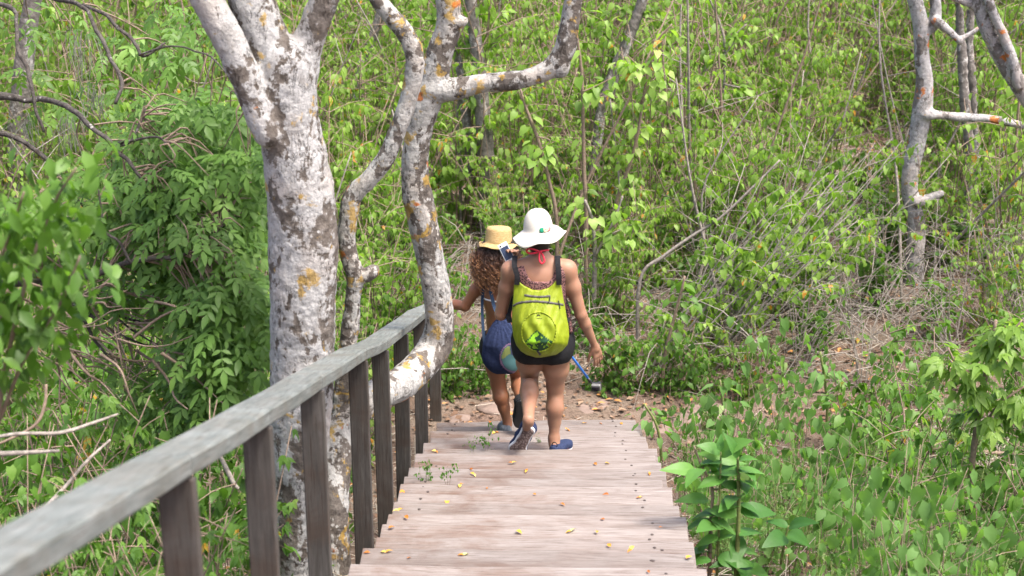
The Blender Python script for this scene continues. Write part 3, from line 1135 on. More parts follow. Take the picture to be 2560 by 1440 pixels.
def sole_mat():
    m, nt = new_mat('brown_outsole')
    pos = N(nt, 'ShaderNodeNewGeometry').outputs['Position']
    v = N(nt, 'ShaderNodeTexVoronoi', ins={'Vector': pos, 'Scale': 75.0})
    c = ramp(nt, v.outputs['Distance'], [(0.15, (0.30, 0.235, 0.215)), (0.6, (0.12, 0.085, 0.08))])
    out(nt, surf(nt, c, 0.8, v.outputs['Distance'], 0.8, 0.006, 0.2))
    return m


def leopard_mat():
    m, nt = new_mat('leopard_print')
    pos = N(nt, 'ShaderNodeNewGeometry').outputs['Position']
    w = noise_n(nt, pos, 40, 2)
    v = N(nt, 'ShaderNodeTexVoronoi', ins={'Vector': pos, 'Scale': 105.0})
    d = math_n(nt, 'ADD', v.outputs['Distance'], math_n(nt, 'MULTIPLY', math_n(nt, 'SUBTRACT', w, 0.5), 0.35))
    c = ramp(nt, d, [(0.22, (0.10, 0.05, 0.05)), (0.28, (0.012, 0.008, 0.010)), (0.44, (0.015, 0.009, 0.010)), (0.52, (0.22, 0.11, 0.105))])
    out(nt, surf(nt, c, 0.85, w, 0.2, 0.004, 0.2))
    return m


def straw_mat():
    m, nt = new_mat('woven_straw')
    pos = N(nt, 'ShaderNodeNewGeometry').outputs['Position']
    n = noise_n(nt, mapping(nt, pos, (30, 30, 160)), 1.6, 5, 0.6)
    n2 = noise_n(nt, mapping(nt, pos, (160, 160, 40)), 1.5, 4, 0.6)
    c = ramp(nt, n, [(0.3, (0.27, 0.175, 0.070)), (0.55, (0.40, 0.285, 0.130)), (0.75, (0.50, 0.385, 0.205))])
    c = mixc(nt, ramp(nt, n2, [(0.4, (0.35, 0.35, 0.35)), (0.55, (0, 0, 0))]), c, (0.33, 0.20, 0.07))
    out(nt, surf(nt, c, 0.75, math_n(nt, 'ADD', n, n2), 0.4, 0.004, 0.25))
    return m


def lime_mat():
    m, nt = new_mat('lime_nylon')
    pos = N(nt, 'ShaderNodeNewGeometry').outputs['Position']
    n = noise_n(nt, mapping(nt, pos, (30, 30, 9)), 1.0, 5, 0.6, 0.8)
    c = ramp(nt, n, [(0.3, (0.165, 0.215, 0.007)), (0.7, (0.240, 0.295, 0.012))])
    out(nt, surf(nt, c, 0.5, n, 0.5, 0.012, 0.35))
    return m


def print_mat(name, stops):
    m, nt = new_mat(name)
    a = N(nt, 'ShaderNodeAttribute', attribute_name='tint').outputs['Fac']
    c = ramp(nt, a, stops, 'CONSTANT')
    out(nt, surf(nt, c, 0.6, None, spec=0.3))
    return m


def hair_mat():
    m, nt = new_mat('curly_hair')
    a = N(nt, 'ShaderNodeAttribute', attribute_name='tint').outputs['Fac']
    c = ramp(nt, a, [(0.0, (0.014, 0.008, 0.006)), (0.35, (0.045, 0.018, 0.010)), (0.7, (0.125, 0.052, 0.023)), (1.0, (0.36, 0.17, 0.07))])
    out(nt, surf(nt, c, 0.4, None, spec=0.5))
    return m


M['sole'], M['leopard'], M['straw_hat'], M['lime'], M['hair'] = sole_mat(), leopard_mat(), straw_mat(), lime_mat(), hair_mat()
M['mountain_print'] = print_mat('mountain_print', [(0.0, (0.19, 0.245, 0.010)), (0.15, (0.15, 0.215, 0.010)), (0.3, (0.012, 0.05, 0.018)), (0.5, (0.22, 0.45, 0.02)), (0.7, (0.16, 0.15, 0.01)), (0.9, (0.36, 0.50, 0.02))])
M['bag_print'] = print_mat('bag_print', [(0.0, (0.13, 0.08, 0.14)), (0.3, (0.030, 0.034, 0.075)), (0.55, (0.04, 0.10, 0.105)), (0.8, (0.13, 0.16, 0.05))])

EX, EY, EZ = np.eye(3)


def field_mesh(F, name, relax=1, origin=(0, 0, 0)):
    V, Q = F.surface(relax)
    return mesh_np(name, V - np.asarray(origin), Q)


def hand(F, wrist, d, nrm, thumb_side, sc=1.0, curl=(0.25, 0.35, 0.35), spread=0.10, k=0.007, thumb_out=0.8):
    """palm and five unequal bent fingers; d points to the fingers, nrm out of the back of the hand"""
    d, nrm = norm(d), norm(nrm)
    nrm = norm(nrm - d * (nrm @ d))
    l = np.cross(d, nrm) * thumb_side
    s = sc
    knuckle = wrist + d * 0.085 * s
    F.cone(wrist, wrist + d * 0.03 * s, 0.023 * s, 0.026 * s, 0.01, 0.03)
    for o in (-0.026, -0.009, 0.009, 0.026):
        F.cone(wrist + d * 0.018 * s + l * o * 0.65 * s, knuckle + l * o * s, 0.0135 * s, 0.0115 * s, 0.012, 0.03)
    for o, ln, sp in ((0.027, 0.068, 0.6), (0.009, 0.078, 0.15), (-0.009, 0.072, -0.25), (-0.026, 0.055, -0.75)):
        p = knuckle + l * o * s
        dirn = norm(d + l * sp * spread)
        ang = 0.0
        rr = 0.0092 * s
        for q, seg in enumerate((0.46, 0.31, 0.25)):
            ang += curl[q]
            v = dirn * math.cos(ang) - nrm * math.sin(ang)
            e = p + v * ln * seg * 1.1 * s
            F.cone(p, e, rr, rr * 0.93, 0.003, 0.02)
            p, rr = e, rr * 0.93
    p = wrist + d * 0.025 * s + l * 0.024 * s
    for q, (ln, rr) in enumerate(((0.042, 0.0125), (0.034, 0.0105), (0.026, 0.0092))):
        v = norm(d * (0.75 + 0.2 * q) + l * thumb_out * (1 - 0.3 * q) - nrm * (0.35 + 0.1 * q))
        e = p + v * ln * s
        F.cone(p, e, rr * s, rr * 0.9 * s, 0.006, 0.02)
        p = e


def shoe(parent, heel, toe, up, ln=0.25, upper='shoe_navy', mid='shoe_white', accent=None, name='shoe', out_mat='sole', loop=False, wide=1.0):
    """running shoe as upper, midsole and outsole; heel, toe: ends of the sole; up: towards the ankle"""
    y = norm(np.asarray(toe) - np.asarray(heel))
    z = norm(up - y * (np.asarray(up) @ y))
    x = np.cross(y, z)
    Mx = np.stack([x * wide, y, z], 1)

    def build(nm, prim, mat, par, lo=(-0.07, -0.05, -0.02), hi=(0.07, ln + 0.05, 0.13), cut=None):
        F = Field(lo, hi, 0.005)
        for p in prim:
            F.cone(*p)
        if cut is not None:
            F.F = np.maximum(F.F, cut(*F.grid()))
        V, Q = F.surface(1)
        return obj(nm, mesh_np(nm, V @ Mx.T + heel - np.array(par_loc), Q), M[mat], par)

    par_loc = parent.location
    root = build('shoe', [((0, 0.035, 0.045), (0, 0.035, 0.085), 0.036, 0.034, 0.02, 0.05), ((0, 0.035, 0.05), (0, 0.12, 0.055), 0.040, 0.038, 0.03, 0.05),
                          ((0, 0.12, 0.06), (0.004, ln - 0.04, 0.042), 0.038, 0.034, 0.03, 0.05), ((-0.02, ln - 0.075, 0.035), (0.02, ln - 0.06, 0.035), 0.028, 0.028, 0.03, 0.05)], upper, parent,
                 cut=lambda X, Y, Z: np.maximum(0.022 - Z + 0 * X + 0 * Y, Z - 0.100 + np.clip(Y - 0.06, 0, 1) * 0.25 + 0 * X))
    par_loc = parent.location
    outl = [((0, 0.035, 0.02), (0, 0.12, 0.02), 0.036, 0.031, 0.02, 0.05), ((0, 0.12, 0.02), (0.0, ln - 0.06, 0.02), 0.031, 0.043, 0.02, 0.05), ((0, ln - 0.06, 0.02), (0.0, ln - 0.035, 0.02), 0.043, 0.036, 0.02, 0.05)]
    build('midsole', outl, mid, root, cut=lambda X, Y, Z: np.maximum(np.maximum(0.009 - Z, Z - 0.030 - 0.012 * np.clip(1 - Y / 0.1, 0, 1)) + 0 * X, -1) + 0 * Y)
    build('outsole', [(a, b, r1 - 0.002, r2 - 0.002, k, m) for a, b, r1, r2, k, m in outl], out_mat, root, cut=lambda X, Y, Z: np.maximum(-Z, Z - 0.0085) + 0 * X + 0 * Y)
    if accent:
        build('side_panel', [((0.028, 0.10, 0.045), (0.030, 0.15, 0.04), 0.012, 0.012, 0.01, 0.04), ((-0.030, 0.06, 0.045), (-0.034, 0.15, 0.04), 0.012, 0.012, 0.01, 0.04)], accent, root)
    if loop:
        ge = Geo()
        P = np.array([(0, 0.02 + 0.0 * a, 0.095) + np.array([0.018 * math.cos(a), 0.0, 0.016 + 0.018 * math.sin(a)]) for a in np.linspace(0, 6.28, 14)])
        tube(ge, P @ Mx.T + heel, 0.003, 5)
        obj('heel_loop', ge.mesh('heel_loop', True, par_loc), M['black_cloth'], root)
    return root


# ---- the woman with the white hat
YW = 10.47
J = {k: aty(*v) for k, v in {
    'pelvis': (1357, 846, YW), 'hipR': (1391, 866, YW), 'hipL': (1324, 866, YW), 'kneeR': (1388, 985, YW + 0.06), 'ankR': (1385, 1097, YW + 0.02),
    'kneeL': (1324, 948, YW + 0.10), 'ankL': (1321, 1054, YW - 0.30), 'waist': (1353, 778, YW - 0.02), 'chest': (1351, 722, YW - 0.02),
    'shR': (1419, 672, YW - 0.02), 'shL': (1276, 674, YW - 0.02), 'neck': (1351, 640, YW - 0.01), 'head': (1347, 590, YW + 0.05),
    'elbR': (1452, 786, YW - 0.03), 'wrR': (1486, 862, YW + 0.04), 'elbL': (1252, 786, YW + 0.02), 'wrL': (1268, 664, YW + 0.24)}.items()}
foot_z = TREADS[0][1]
for yf, z in TREADS:
    if abs(yf - (y_far0 + STEP)) < 0.01:
        tz_low = z
    if abs(yf - y_far0) < 0.01:
        tz_up = z
heelR = np.array([J['ankR'][0] - 0.004, y_far0 + 0.035, tz_low + 0.004])
toeR = heelR + np.array([0.105, 0.225, 0.0])
_d = ray(1298, 1119)
toeL = CAMP + _d * ((tz_up + 0.012 - CAM_Z) / _d[2])
heelL = aty(1326, 1070, toeL[1] - 0.03)
WO = np.array([J['pelvis'][0], YW, tz_low])


def torso_w(F, e=0.0, arms=False):
    F.ell(J['pelvis'] + [0, 0.0, 0.00], np.array([0.188, 0.120, 0.125]) + e, 0.05)
    F.ell(J['hipR'] + [-0.012, -0.035, 0.0], np.array([0.098, 0.105, 0.105]) + e, 0.04)
    F.ell(J['hipL'] + [0.012, -0.035, 0.0], np.array([0.098, 0.105, 0.105]) + e, 0.04)
    F.ell(J['waist'], np.array([0.152, 0.100, 0.150]) + e, 0.06)
    F.ell(J['chest'] + [0, 0, 0.0], np.array([0.160, 0.108, 0.150]) + e, 0.06)
    F.ell(J['chest'] + [0, 0, 0.10], np.array([0.150, 0.085, 0.085]) + e, 0.06)
    F.cone(J['shL'] + [0.03, 0, -0.005], J['shR'] + [-0.03, 0, -0.005], 0.050 + e, 0.050 + e, 0.05)
    if e == 0:
        F.cone(J['neck'] + [0, 0, -0.02], J['shL'] + [0.04, 0, 0.015], 0.048, 0.040, 0.04)
        F.cone(J['neck'] + [0, 0, -0.02], J['shR'] + [-0.04, 0, 0.015], 0.048, 0.040, 0.04)


def legs_w(F, e=0.0):
    F.chain([J['hipR'], J['hipR'] * 0.55 + J['kneeR'] * 0.45, J['kneeR'] + [0, 0, 0.06]], [0.095 + e, 0.081 + e, 0.057 + e], 0.03)
    F.chain([J['hipL'], J['hipL'] * 0.55 + J['kneeL'] * 0.45, J['kneeL'] + [0, 0, 0.05]], [0.095 + e, 0.083 + e, 0.062 + e], 0.03)


lo = np.min(list(J.values()), axis=0) - np.array([0.16, 0.36, 0.16])
hi = np.max(list(J.values()), axis=0) + np.array([0.16, 0.22, 0.16])
F = Field(lo, hi, 0.0062)
torso_w(F)
F.cone(J['neck'] + [0, 0, -0.03], J['head'] + [0, -0.01, -0.05], 0.054, 0.050, 0.03)
F.ell(J['head'] + [0, 0.005, 0.0], (0.076, 0.094, 0.112), 0.02)
F.ell(J['head'] + [0, 0.097, -0.030], (0.014, 0.020, 0.022), 0.012)           # nose
F.ell(J['head'] + [0, 0.075, -0.075], (0.045, 0.030, 0.035), 0.02)             # chin
F.ell(J['head'] + [0.077, 0.0, -0.015], (0.012, 0.022, 0.032), 0.008)          # ears
F.ell(J['head'] + [-0.077, 0.0, -0.015], (0.012, 0.022, 0.032), 0.008)
F.ell(J['head'] + [0, 0.090, -0.062], (0.026, 0.012, 0.008), 0.006)            # mouth
for s in (-1, 1):
    F.ell(J['head'] + [0.03 * s, 0.086, 0.006], (0.014, 0.010, 0.009), 0.006)  # eyes
    F.ell(J['head'] + [0.03 * s, 0.084, 0.026], (0.024, 0.012, 0.008), 0.012)  # brows
legs_w(F)
# shins
kn = J['kneeR']
an = J['ankR']
F.chain([kn + [0, 0, 0.06], kn + [0, 0, -0.02], kn * 0.72 + an * 0.28 + [0, -0.012, 0], kn * 0.4 + an * 0.6, an + [0, 0, 0.015], an + [0, 0.0, -0.03]], [0.057, 0.050, 0.055, 0.041, 0.032, 0.033], 0.02)
F.ell(kn * 0.70 + an * 0.30 + [0, -0.028, 0], (0.044, 0.034, 0.08), 0.03)
kn, an = J['kneeL'], J['ankL']
F.chain([kn + [0, 0, 0.05], kn, kn * 0.72 + an * 0.28 + [0, 0.0, -0.01], kn * 0.4 + an * 0.6, an + [0, 0.01, 0.015], an + [0, 0.02, -0.02]], [0.060, 0.056, 0.061, 0.045, 0.032, 0.031], 0.007)
F.ell(kn * 0.70 + an * 0.30 + [0, -0.015, 0.03], (0.054, 0.040, 0.07), 0.03)
F.cone(an + [0, 0.01, 0.0], 0.6 * heelL + 0.4 * toeL + [0, 0.045, 0.03], 0.034, 0.026, 0.02)
F.cone(J['ankR'], heelR + [0.01, 0.05, 0.05], 0.036, 0.034, 0.02)
F.cone(heelR + [0.0, 0.03, 0.045], toeR + [-0.02, -0.06, 0.04], 0.032, 0.026, 0.02)
# arms
for s in ('R', 'L'):
    sh, el, wr = J['sh' + s], J['elb' + s], J['wr' + s]
    F.ell(sh + [0.004 * (1 if s == 'R' else -1), 0, -0.01], (0.051, 0.052, 0.056), 0.03)
    F.chain([sh, sh * 0.6 + el * 0.4, el], [0.053, 0.046, 0.037], 0.03)
    F.chain([el, el * 0.7 + wr * 0.3, wr], [0.037, 0.037, 0.022], 0.015)
hand(F, J['wrR'], aty(1499, 905, YW + 0.06) - J['wrR'], np.array([0.55, -0.75, 0.0]), 1, 1.0, (0.14, 0.22, 0.28), 0.10, thumb_out=0.45)
hd = aty(1275, 632, YW + 0.27)
hand(F, J['wrL'], np.array([0.12, 0.22, 1.0]), np.array([-0.35, 0.8, 0.0]), -1, 0.95, (0.75, 0.75, 0.5), 0.05, thumb_out=0.3)
woman = thing('person', 'woman in white floppy hat, leopard top and black shorts walking down, one foot lifted behind', 'person', tuple(WO))
obj('body', field_mesh(F, 'body', 1, WO), M['skin_w'], woman)
# shorts
F = Field(J['pelvis'] - np.array([0.32, 0.3, 0.24]), J['pelvis'] + np.array([0.32, 0.3, 0.26]), 0.007)
torso_w(F, 0.013)
legs_w(F, 0.016)
X, Y, Z = F.grid()
zh = aty(1357, 905, YW - 0.10)[2]
wv = 0.003 * np.sin(X * 38) + 0.002 * np.sin(Y * 60 + X * 30)
F.F = np.maximum(F.F + wv * 0.5, np.maximum(zh + 0.02 * (X - WO[0]) + 0.15 * (Y - YW) - Z + wv, Z - (J['waist'][2] + 0.02)))
obj('shorts', field_mesh(F, 'shorts', 2, WO), M['black_cloth'], woman)
# leopard top
F = Field(J['chest'] - np.array([0.30, 0.24, 0.42]), J['chest'] + np.array([0.30, 0.24, 0.30]), 0.0065)
torso_w(F, 0.009)
X, Y, Z = F.grid()
cx = J['chest'][0]
zb = aty(1350, 704, YW - 0.12)[2]
xx = np.abs(X - cx)
neckz = zb + 0.26 * np.clip((xx - 0.045) / 0.095, 0, 1.2) ** 2.0
hem = aty(1430, 822, YW)[2] - 0.0 + 0.02 * np.sin(X * 40)
F.F = np.maximum(F.F, np.maximum(np.maximum(Z - neckz + 0 * Y, xx - 0.158 + np.clip(J['shR'][2] - 0.10 - Z, 0, 0.1) * -0.6 + 0 * Y), hem - Z + 0 * Y))
obj('tank_top', field_mesh(F, 'tank_top', 1, WO), M['leopard'], woman)
# loose hem of the top at the right hip
F = Field(aty(1432, 800, YW) - np.array([0.12, 0.14, 0.16]), aty(1432, 800, YW) + np.array([0.08, 0.14, 0.14]), 0.006)
F.cone(aty(1418, 770, YW - 0.02), aty(1424, 822, YW - 0.03), 0.026, 0.036, 0.02, flat=((1, 0.2, 0), 0.55))
obj('loose_hem', field_mesh(F, 'loose_hem', 1, WO), M['leopard'], woman)
# hair under the hat
F = Field(J['head'] - np.array([0.14, 0.16, 0.18]), J['head'] + np.array([0.14, 0.14, 0.16]), 0.007)
F.ell(J['head'] + [0, -0.012, 0.012], (0.083, 0.098, 0.110), 0.01)
F.ell(J['head'] + [0, -0.055, -0.055], (0.058, 0.045, 0.045), 0.02)
X, Y, Z = F.grid()
F.F = np.maximum(F.F, (Y - J['head'][1] - 0.045) + 0.5 * (J['head'][2] - Z) + 0 * X)
obj('hair', field_mesh(F, 'hair', 1, WO), M['hair_dark'], woman)
# halter tie
ge = Geo()
nb_ = lambda x, y, d=0.0: aty(x, y, YW - 0.075 + d)
for pts in ([(1318, 632, 0.03), (1335, 633, 0.0), (1350, 628, 0.0), (1372, 625, 0.04)], [(1350, 628, -0.005), (1348, 640, -0.03), (1349, 652, -0.045), (1355, 659, -0.05), (1361, 652, -0.045), (1358, 640, -0.03), (1351, 629, -0.005)],
            [(1349, 629, -0.004), (1336, 624, -0.015), (1322, 622, -0.01), (1316, 628, 0.0), (1326, 634, -0.005), (1348, 630, -0.005)]):
    tube(ge, spline([nb_(*p) for p in pts], 18), 0.0058, 7)
obj('halter_tie', ge.mesh('halter_tie', True, WO), M['red_cord'], woman)
shoe(woman, heelR, toeR, np.array([0, 0, 1.0]), 0.245, accent='shoe_red', loop=True)
shoe(woman, heelL, heelL + norm(toeL - heelL) * 0.262, np.array([0.12, 0.85, 0.35]), 0.262, wide=1.28)


# ---- hats
def hat(name, label, center, r0, crown_h, brim_fn, nr=8, na=72, mat='white_felt', dome=0.6, tilt=(0, 0), thick=0.004, flat_top=False):
    """brim_fn(angle, f) -> (radius, z) for f in 0..1 from crown to edge; angle 0 = right, -pi/2 = back"""
    ang = np.linspace(0, 2 * math.pi, na, endpoint=False)
    rows = []
    nc = 12
    for i in range(nc + 1):
        f = i / nc
        if flat_top:
            if f < 0.35:
                rr, zz = r0 * 0.86 * (f / 0.35) + 1e-4, crown_h * (1 - 0.05 * (f / 0.35) ** 3)
            else:
                g = (f - 0.35) / 0.65
                rr, zz = r0 * (0.90 + 0.10 * g) if g > 0.08 else r0 * 0.89, crown_h * (0.93 * (1 - g) + (0.0))
        else:
            a = f * math.pi / 2
            rr, zz = r0 * math.sin(a) ** dome + 1e-4, crown_h * math.cos(a)
        wv = 1 + 0.015 * np.sin(3 * ang + 1) * f
        rows.append(np.stack([rr * np.cos(ang) * wv, rr * np.sin(ang) * 1.12 * wv, np.full(na, zz) + 0.003 * np.sin(2 * ang) * f], -1))
    for i in range(1, nr + 1):
        f = i / nr
        rz = [brim_fn(a, f) for a in ang]
        rows.append(np.stack([np.array([q[0] for q in rz]) * np.cos(ang), np.array([q[0] for q in rz]) * np.sin(ang) * 1.06, np.array([q[1] for q in rz])], -1))
    V = np.array(rows)
    n = len(rows)
    V = V.reshape(-1, 3)
    Q = []
    for i in range(n - 1):
        for j in range(na):
            Q.append((i * na + j, (i + 1) * na + j, (i + 1) * na + (j + 1) % na, i * na + (j + 1) % na))
    Rm = np.array(Matrix.Rotation(tilt[1], 3, 'Y') @ Matrix.Rotation(tilt[0], 3, 'X'))
    V = V @ Rm.T
    t = thing(name, label, 'hat', tuple(center))
    o = obj('hat_shell', mesh_np('hat_shell', V, Q), M[mat], t)
    s = o.modifiers.new('thickness', 'SOLIDIFY')
    s.thickness = thick
    s.offset = -1
    return t, Rm


hc = aty(1345, 573, YW + 0.04)


def wb(a, f):
    back = max(0.0, -math.sin(a))
    right = max(0.0, math.cos(a))
    left = max(0.0, -math.cos(a))
    edge = 0.092 + f * (0.069 + 0.016 * right + 0.008 * back)
    drop = f * (0.018 + 0.042 * back + 0.034 * left - 0.004 * right + 0.006 * math.sin(3 * a + 0.5)) + 0.010 * f * f * math.sin(5 * a)
    return edge, -drop


wh, Rw = hat('white_floppy_hat', 'white floppy brimmed felt hat with small flowers on the band', hc, 0.092, 0.130, wb, mat='white_felt', dome=0.72, tilt=(R(-9), R(-3)))
for (a, mat, s, nm) in ((-1.30, 'green_felt', 0.017, 'felt_leaf'), (-1.08, 'cream_petal', 0.016, 'flower'), (-0.92, 'cream_petal', 0.014, 'flower'), (-0.78, 'pink_petal', 0.015, 'flower'), (-0.62, 'white_felt', 0.014, 'flower')):
    Fd = Field((-0.04,) * 3, (0.04,) * 3, 0.004)
    rr = np.random.default_rng(int(abs(a) * 100))
    if nm == 'felt_leaf':
        Fd.ell((0, 0, 0), (s, 0.005, s * 1.0), 0.002)
    else:
        for q in range(6):
            Fd.ell((s * 0.6 * math.cos(q * 1.05), rr.uniform(-0.004, 0.004), s * 0.6 * math.sin(q * 1.05)), (s * 0.42, s * 0.3, s * 0.42), 0.002)
    V, Q = Fd.surface(0)
    ca = a + math.pi / 2
    Rz = np.array(Matrix.Rotation(ca, 3, 'Z'))
    V = V @ Rz.T + np.array([0.099 * math.cos(a), 0.099 * 1.1 * math.sin(a), 0.014 + 0.004 * (a + 1)])
    obj(nm, mesh_np(nm, V @ Rw.T, Q), M[mat], wh)

# ---- phone in her left hand
ph = aty(1266, 631, YW + 0.235)
Rp = np.array(Matrix.Rotation(R(-28), 3, 'Y') @ Matrix.Rotation(R(-12), 3, 'X') @ Matrix.Rotation(R(20), 3, 'Z'))
phone = thing('mobile_phone', 'white mobile phone with dark back held up in the woman\'s left hand', 'phone', tuple(ph))
for nm, sx, sy, sz, mat, off in (('phone_body', 0.064, 0.009, 0.128, 'phone_white', (0, 0, 0)), ('screen', 0.054, 0.002, 0.086, 'phone_back', (0, -0.0057, -0.003)), ('camera_lens', 0.010, 0.003, 0.010, 'black_plastic', (-0.018, -0.0065, 0.052))):
    b = box_mesh(nm, sx, sy, sz, min(sx, sy, sz) * 0.45 if nm == 'phone_body' else 0.0006)
    V = np.array([v.co[:] for v in b.vertices]) + np.array([0, 0, sz / 2]) + np.array(off)
    for v, c in zip(b.vertices, V @ Rp.T):
        v.co = c
    obj(nm, b, M[mat], phone)

# ---- the lime backpack
bkc = aty(1350, 800, YW - 0.24)
s_ = proj(bkc)[2] / FPX                     # metres per photo pixel on the pack
vz = s_ / math.cos(PITCH + 0.02)
edge_y = [704, 712, 727, 745, 765, 790, 815, 840, 862, 878, 888, 894]
edge_l = [1287, 1285, 1284, 1283, 1281, 1280, 1280, 1283, 1290, 1302, 1318, 1340]
edge_r = [1398, 1402, 1405, 1408, 1412, 1416, 1421, 1423, 1419, 1405, 1388, 1352]


def pack_front(px, py):
    """front of the pack: sideways from its left and right edges, bulging back towards the viewpoint"""
    l, r = np.interp(py, edge_y, edge_l), np.interp(py, edge_y, edge_r)
    u = np.clip((px - l) / np.maximum(r - l, 1) * 2 - 1, -1, 1)
    v = (py - 704) / 190.0
    bul = 0.115 * (1 - np.abs(u) ** 2.6) * np.interp(v, [0, 0.1, 0.3, 0.55, 0.8, 0.95, 1.0], [0.05, 0.18, 0.45, 0.85, 1.0, 0.55, 0.12])
    wr = 0.006 * np.sin(px * 0.16 + 2.0 * np.sin(py * 0.05)) * np.clip(bul * 12, 0, 1) + 0.003 * np.sin(px * 0.33 + py * 0.12)
    # the lower part swings out over the hips
    yb = YW - 0.125 - 0.055 * np.clip((v - 0.1) / 0.7, 0, 1) - bul - wr * np.clip(1 - np.abs(u) ** 6, 0, 1)
    px, py = np.asarray(px, float), np.asarray(py, float)
    d = CF + CX * ((px - 1280) / FPX)[..., None] - CY * ((py - 720) / FPX)[..., None]
    return CAMP + d * (yb / d[..., 1])[..., None]


pack = thing('lime_backpack', 'lime green thin nylon backpack with an oval mountain print pocket on the woman\'s back', 'backpack', tuple(bkc))
nu, nv = 44, 56
rows = []
for i in range(nv + 1):
    v = i / nv
    base = 704 + 190 * v
    row = []
    for j in range(nu + 1):
        u = j / nu * 2 - 1
        py = base
        if v < 0.30:       # the top edge dips between the strap ends
            dip = 24 * math.cos(min(1.0, abs(u) / 0.80) * math.pi / 2) ** 0.8 if abs(u) < 0.80 else 0
            py = base + dip * (1 - v / 0.30)
        l, r = np.interp(py, edge_y, edge_l), np.interp(py, edge_y, edge_r)
        row.append(pack_front((l + r) / 2 + u * (r - l) / 2, py))
    rows.append(row)
V = np.array(rows).reshape(-1, 3)
Vb = V.copy()
Vb[:, 1] = np.maximum(V[:, 1] + 0.01, YW - 0.118 - 0.045 * np.clip((np.repeat(np.linspace(0, 1, nv + 1), nu + 1) - 0.1) / 0.7, 0, 1))
w_ = nu + 1
Q = []
for i in range(nv):
    for j in range(nu):
        a = i * w_ + j
        Q.append((a, a + w_, a + w_ + 1, a + 1))
        b = a + len(V)
        Q.append((b, b + 1, b + w_ + 1, b + w_))
nV = len(V)
rim = [i for i in range(w_)] + [i * w_ + nu for i in range(1, nv + 1)] + [nv * w_ + j for j in range(nu - 1, -1, -1)] + [i * w_ for i in range(nv - 1, 0, -1)]
for a, b in zip(rim, rim[1:] + rim[:1]):
    Q.append((a, b, b + nV, a + nV))
obj('pack_body', mesh_np('pack_body', np.vstack([V, Vb]) - bkc, Q), M['lime'], pack)


def pack_tube(name, pts, rad, mat, n=30, flat=None, lift=0.003, parent=pack, wob=0.0):
    P = spline(np.array(pts, float), n)
    W = pack_front(P[:, 0], P[:, 1])
    W[:, 1] -= lift
    if wob:
        W = W + np.stack([np.sin(np.arange(n) * 2.1), np.cos(np.arange(n) * 1.7), np.sin(np.arange(n) * 2.9)], -1) * wob
    ge = Geo()
    tube(ge, W, rad, 8)
    return obj(name, ge.mesh(name, True, bkc), M[mat], parent)


def pack_band(name, pts, hw, mat, n=24, lift=0.004):
    P = spline(np.array(pts, float), n)
    rows = []
    for f in (-1, -0.5, 0.5, 1):
        W = pack_front(P[:, 0], P[:, 1] + f * hw)
        W[:, 1] -= lift if abs(f) < 1 else -0.002
        rows.append(W)
    V = np.array(rows)
    Q = [(i * n + j + 1, i * n + j, (i + 1) * n + j, (i + 1) * n + j + 1) for i in range(3) for j in range(n - 1)]
    return obj(name, mesh_np(name, V.reshape(-1, 3) - bkc, Q), M[mat], pack)


pack_band('zip_tape', [(1311, 738), (1330, 740.5), (1352, 742), (1376, 740)], 3.2, 'grey_zip')
pack_band('zip_tape', [(1282, 765), (1298, 757), (1330, 753.5), (1360, 755), (1390, 759), (1409, 762)], 3.4, 'grey_zip')
pack_tube('zip_puller', [(1375, 740), (1374, 750), (1369, 757)], 0.0035, 'black_plastic', 8, lift=0.008)
pack_tube('zip_puller', [(1396, 750), (1399, 760), (1400, 771)], 0.003, 'black_plastic', 8, lift=0.008)
# oval pocket with its gathered hem and print
oc, orx, ory = (1347, 829), 43, 49
th = np.linspace(0, 2 * math.pi, 73)
pack_tube('gathered_hem', [(oc[0] + orx * math.cos(a), oc[1] + ory * math.sin(a)) for a in th], 0.0052, 'lime', 145, wob=0.0016)
nr_, na_ = 22, 64
P = [(oc[0], oc[1])]
for i in range(1, nr_ + 1):
    for j in range(na_):
        a = 2 * math.pi * j / na_
        P.append((oc[0] + 0.985 * orx * i / nr_ * math.cos(a), oc[1] + 0.985 * ory * i / nr_ * math.sin(a)))
P = np.array(P)
W = pack_front(P[:, 0], P[:, 1])
W[:, 1] -= 0.0025
x, y = P[:, 0], P[:, 1]
ridge = np.interp(x, [1303, 1312, 1325, 1336, 1343, 1352, 1362, 1376, 1385, 1392], [860, 852, 842, 829, 825, 832, 840, 850, 853, 858])
ridge = ridge + 1.2 * np.sin(x * 1.3)
nn = fbm(np.stack([x * 0.16, y * 0.16, 0 * x], -1), 1.0, 2)
val = np.where(fbm(np.stack([x * 0.03, y * 0.02, 0 * x + 5], -1), 1.0, 2) > 0.15, 0.18, 0.05)
mtn = y > ridge
val = np.where(mtn, 0.4, val)
val = np.where(mtn & (nn > -0.08) & (x < 1346) & (y > ridge + 4), 0.6, val)
val = np.where(mtn & (nn > 0.12) & (x >= 1346) & (y > ridge + 8), 0.8, val)
val = np.where(y > oc[1] + ory * 0.86, 0.4, val)
Q, T = [], []
for j in range(na_):
    T.append((0, 1 + (j + 1) % na_, 1 + j))
for i in range(nr_ - 1):
    for j in range(na_):
        a, b = 1 + i * na_ + j, 1 + i * na_ + (j + 1) % na_
        Q.append((a, b, b + na_, a + na_))
me = mesh_np('pocket_panel', W - bkc, Q, T, True, {'tint': val})
panel = obj('pocket_panel', me, M['mountain_print'], pack)
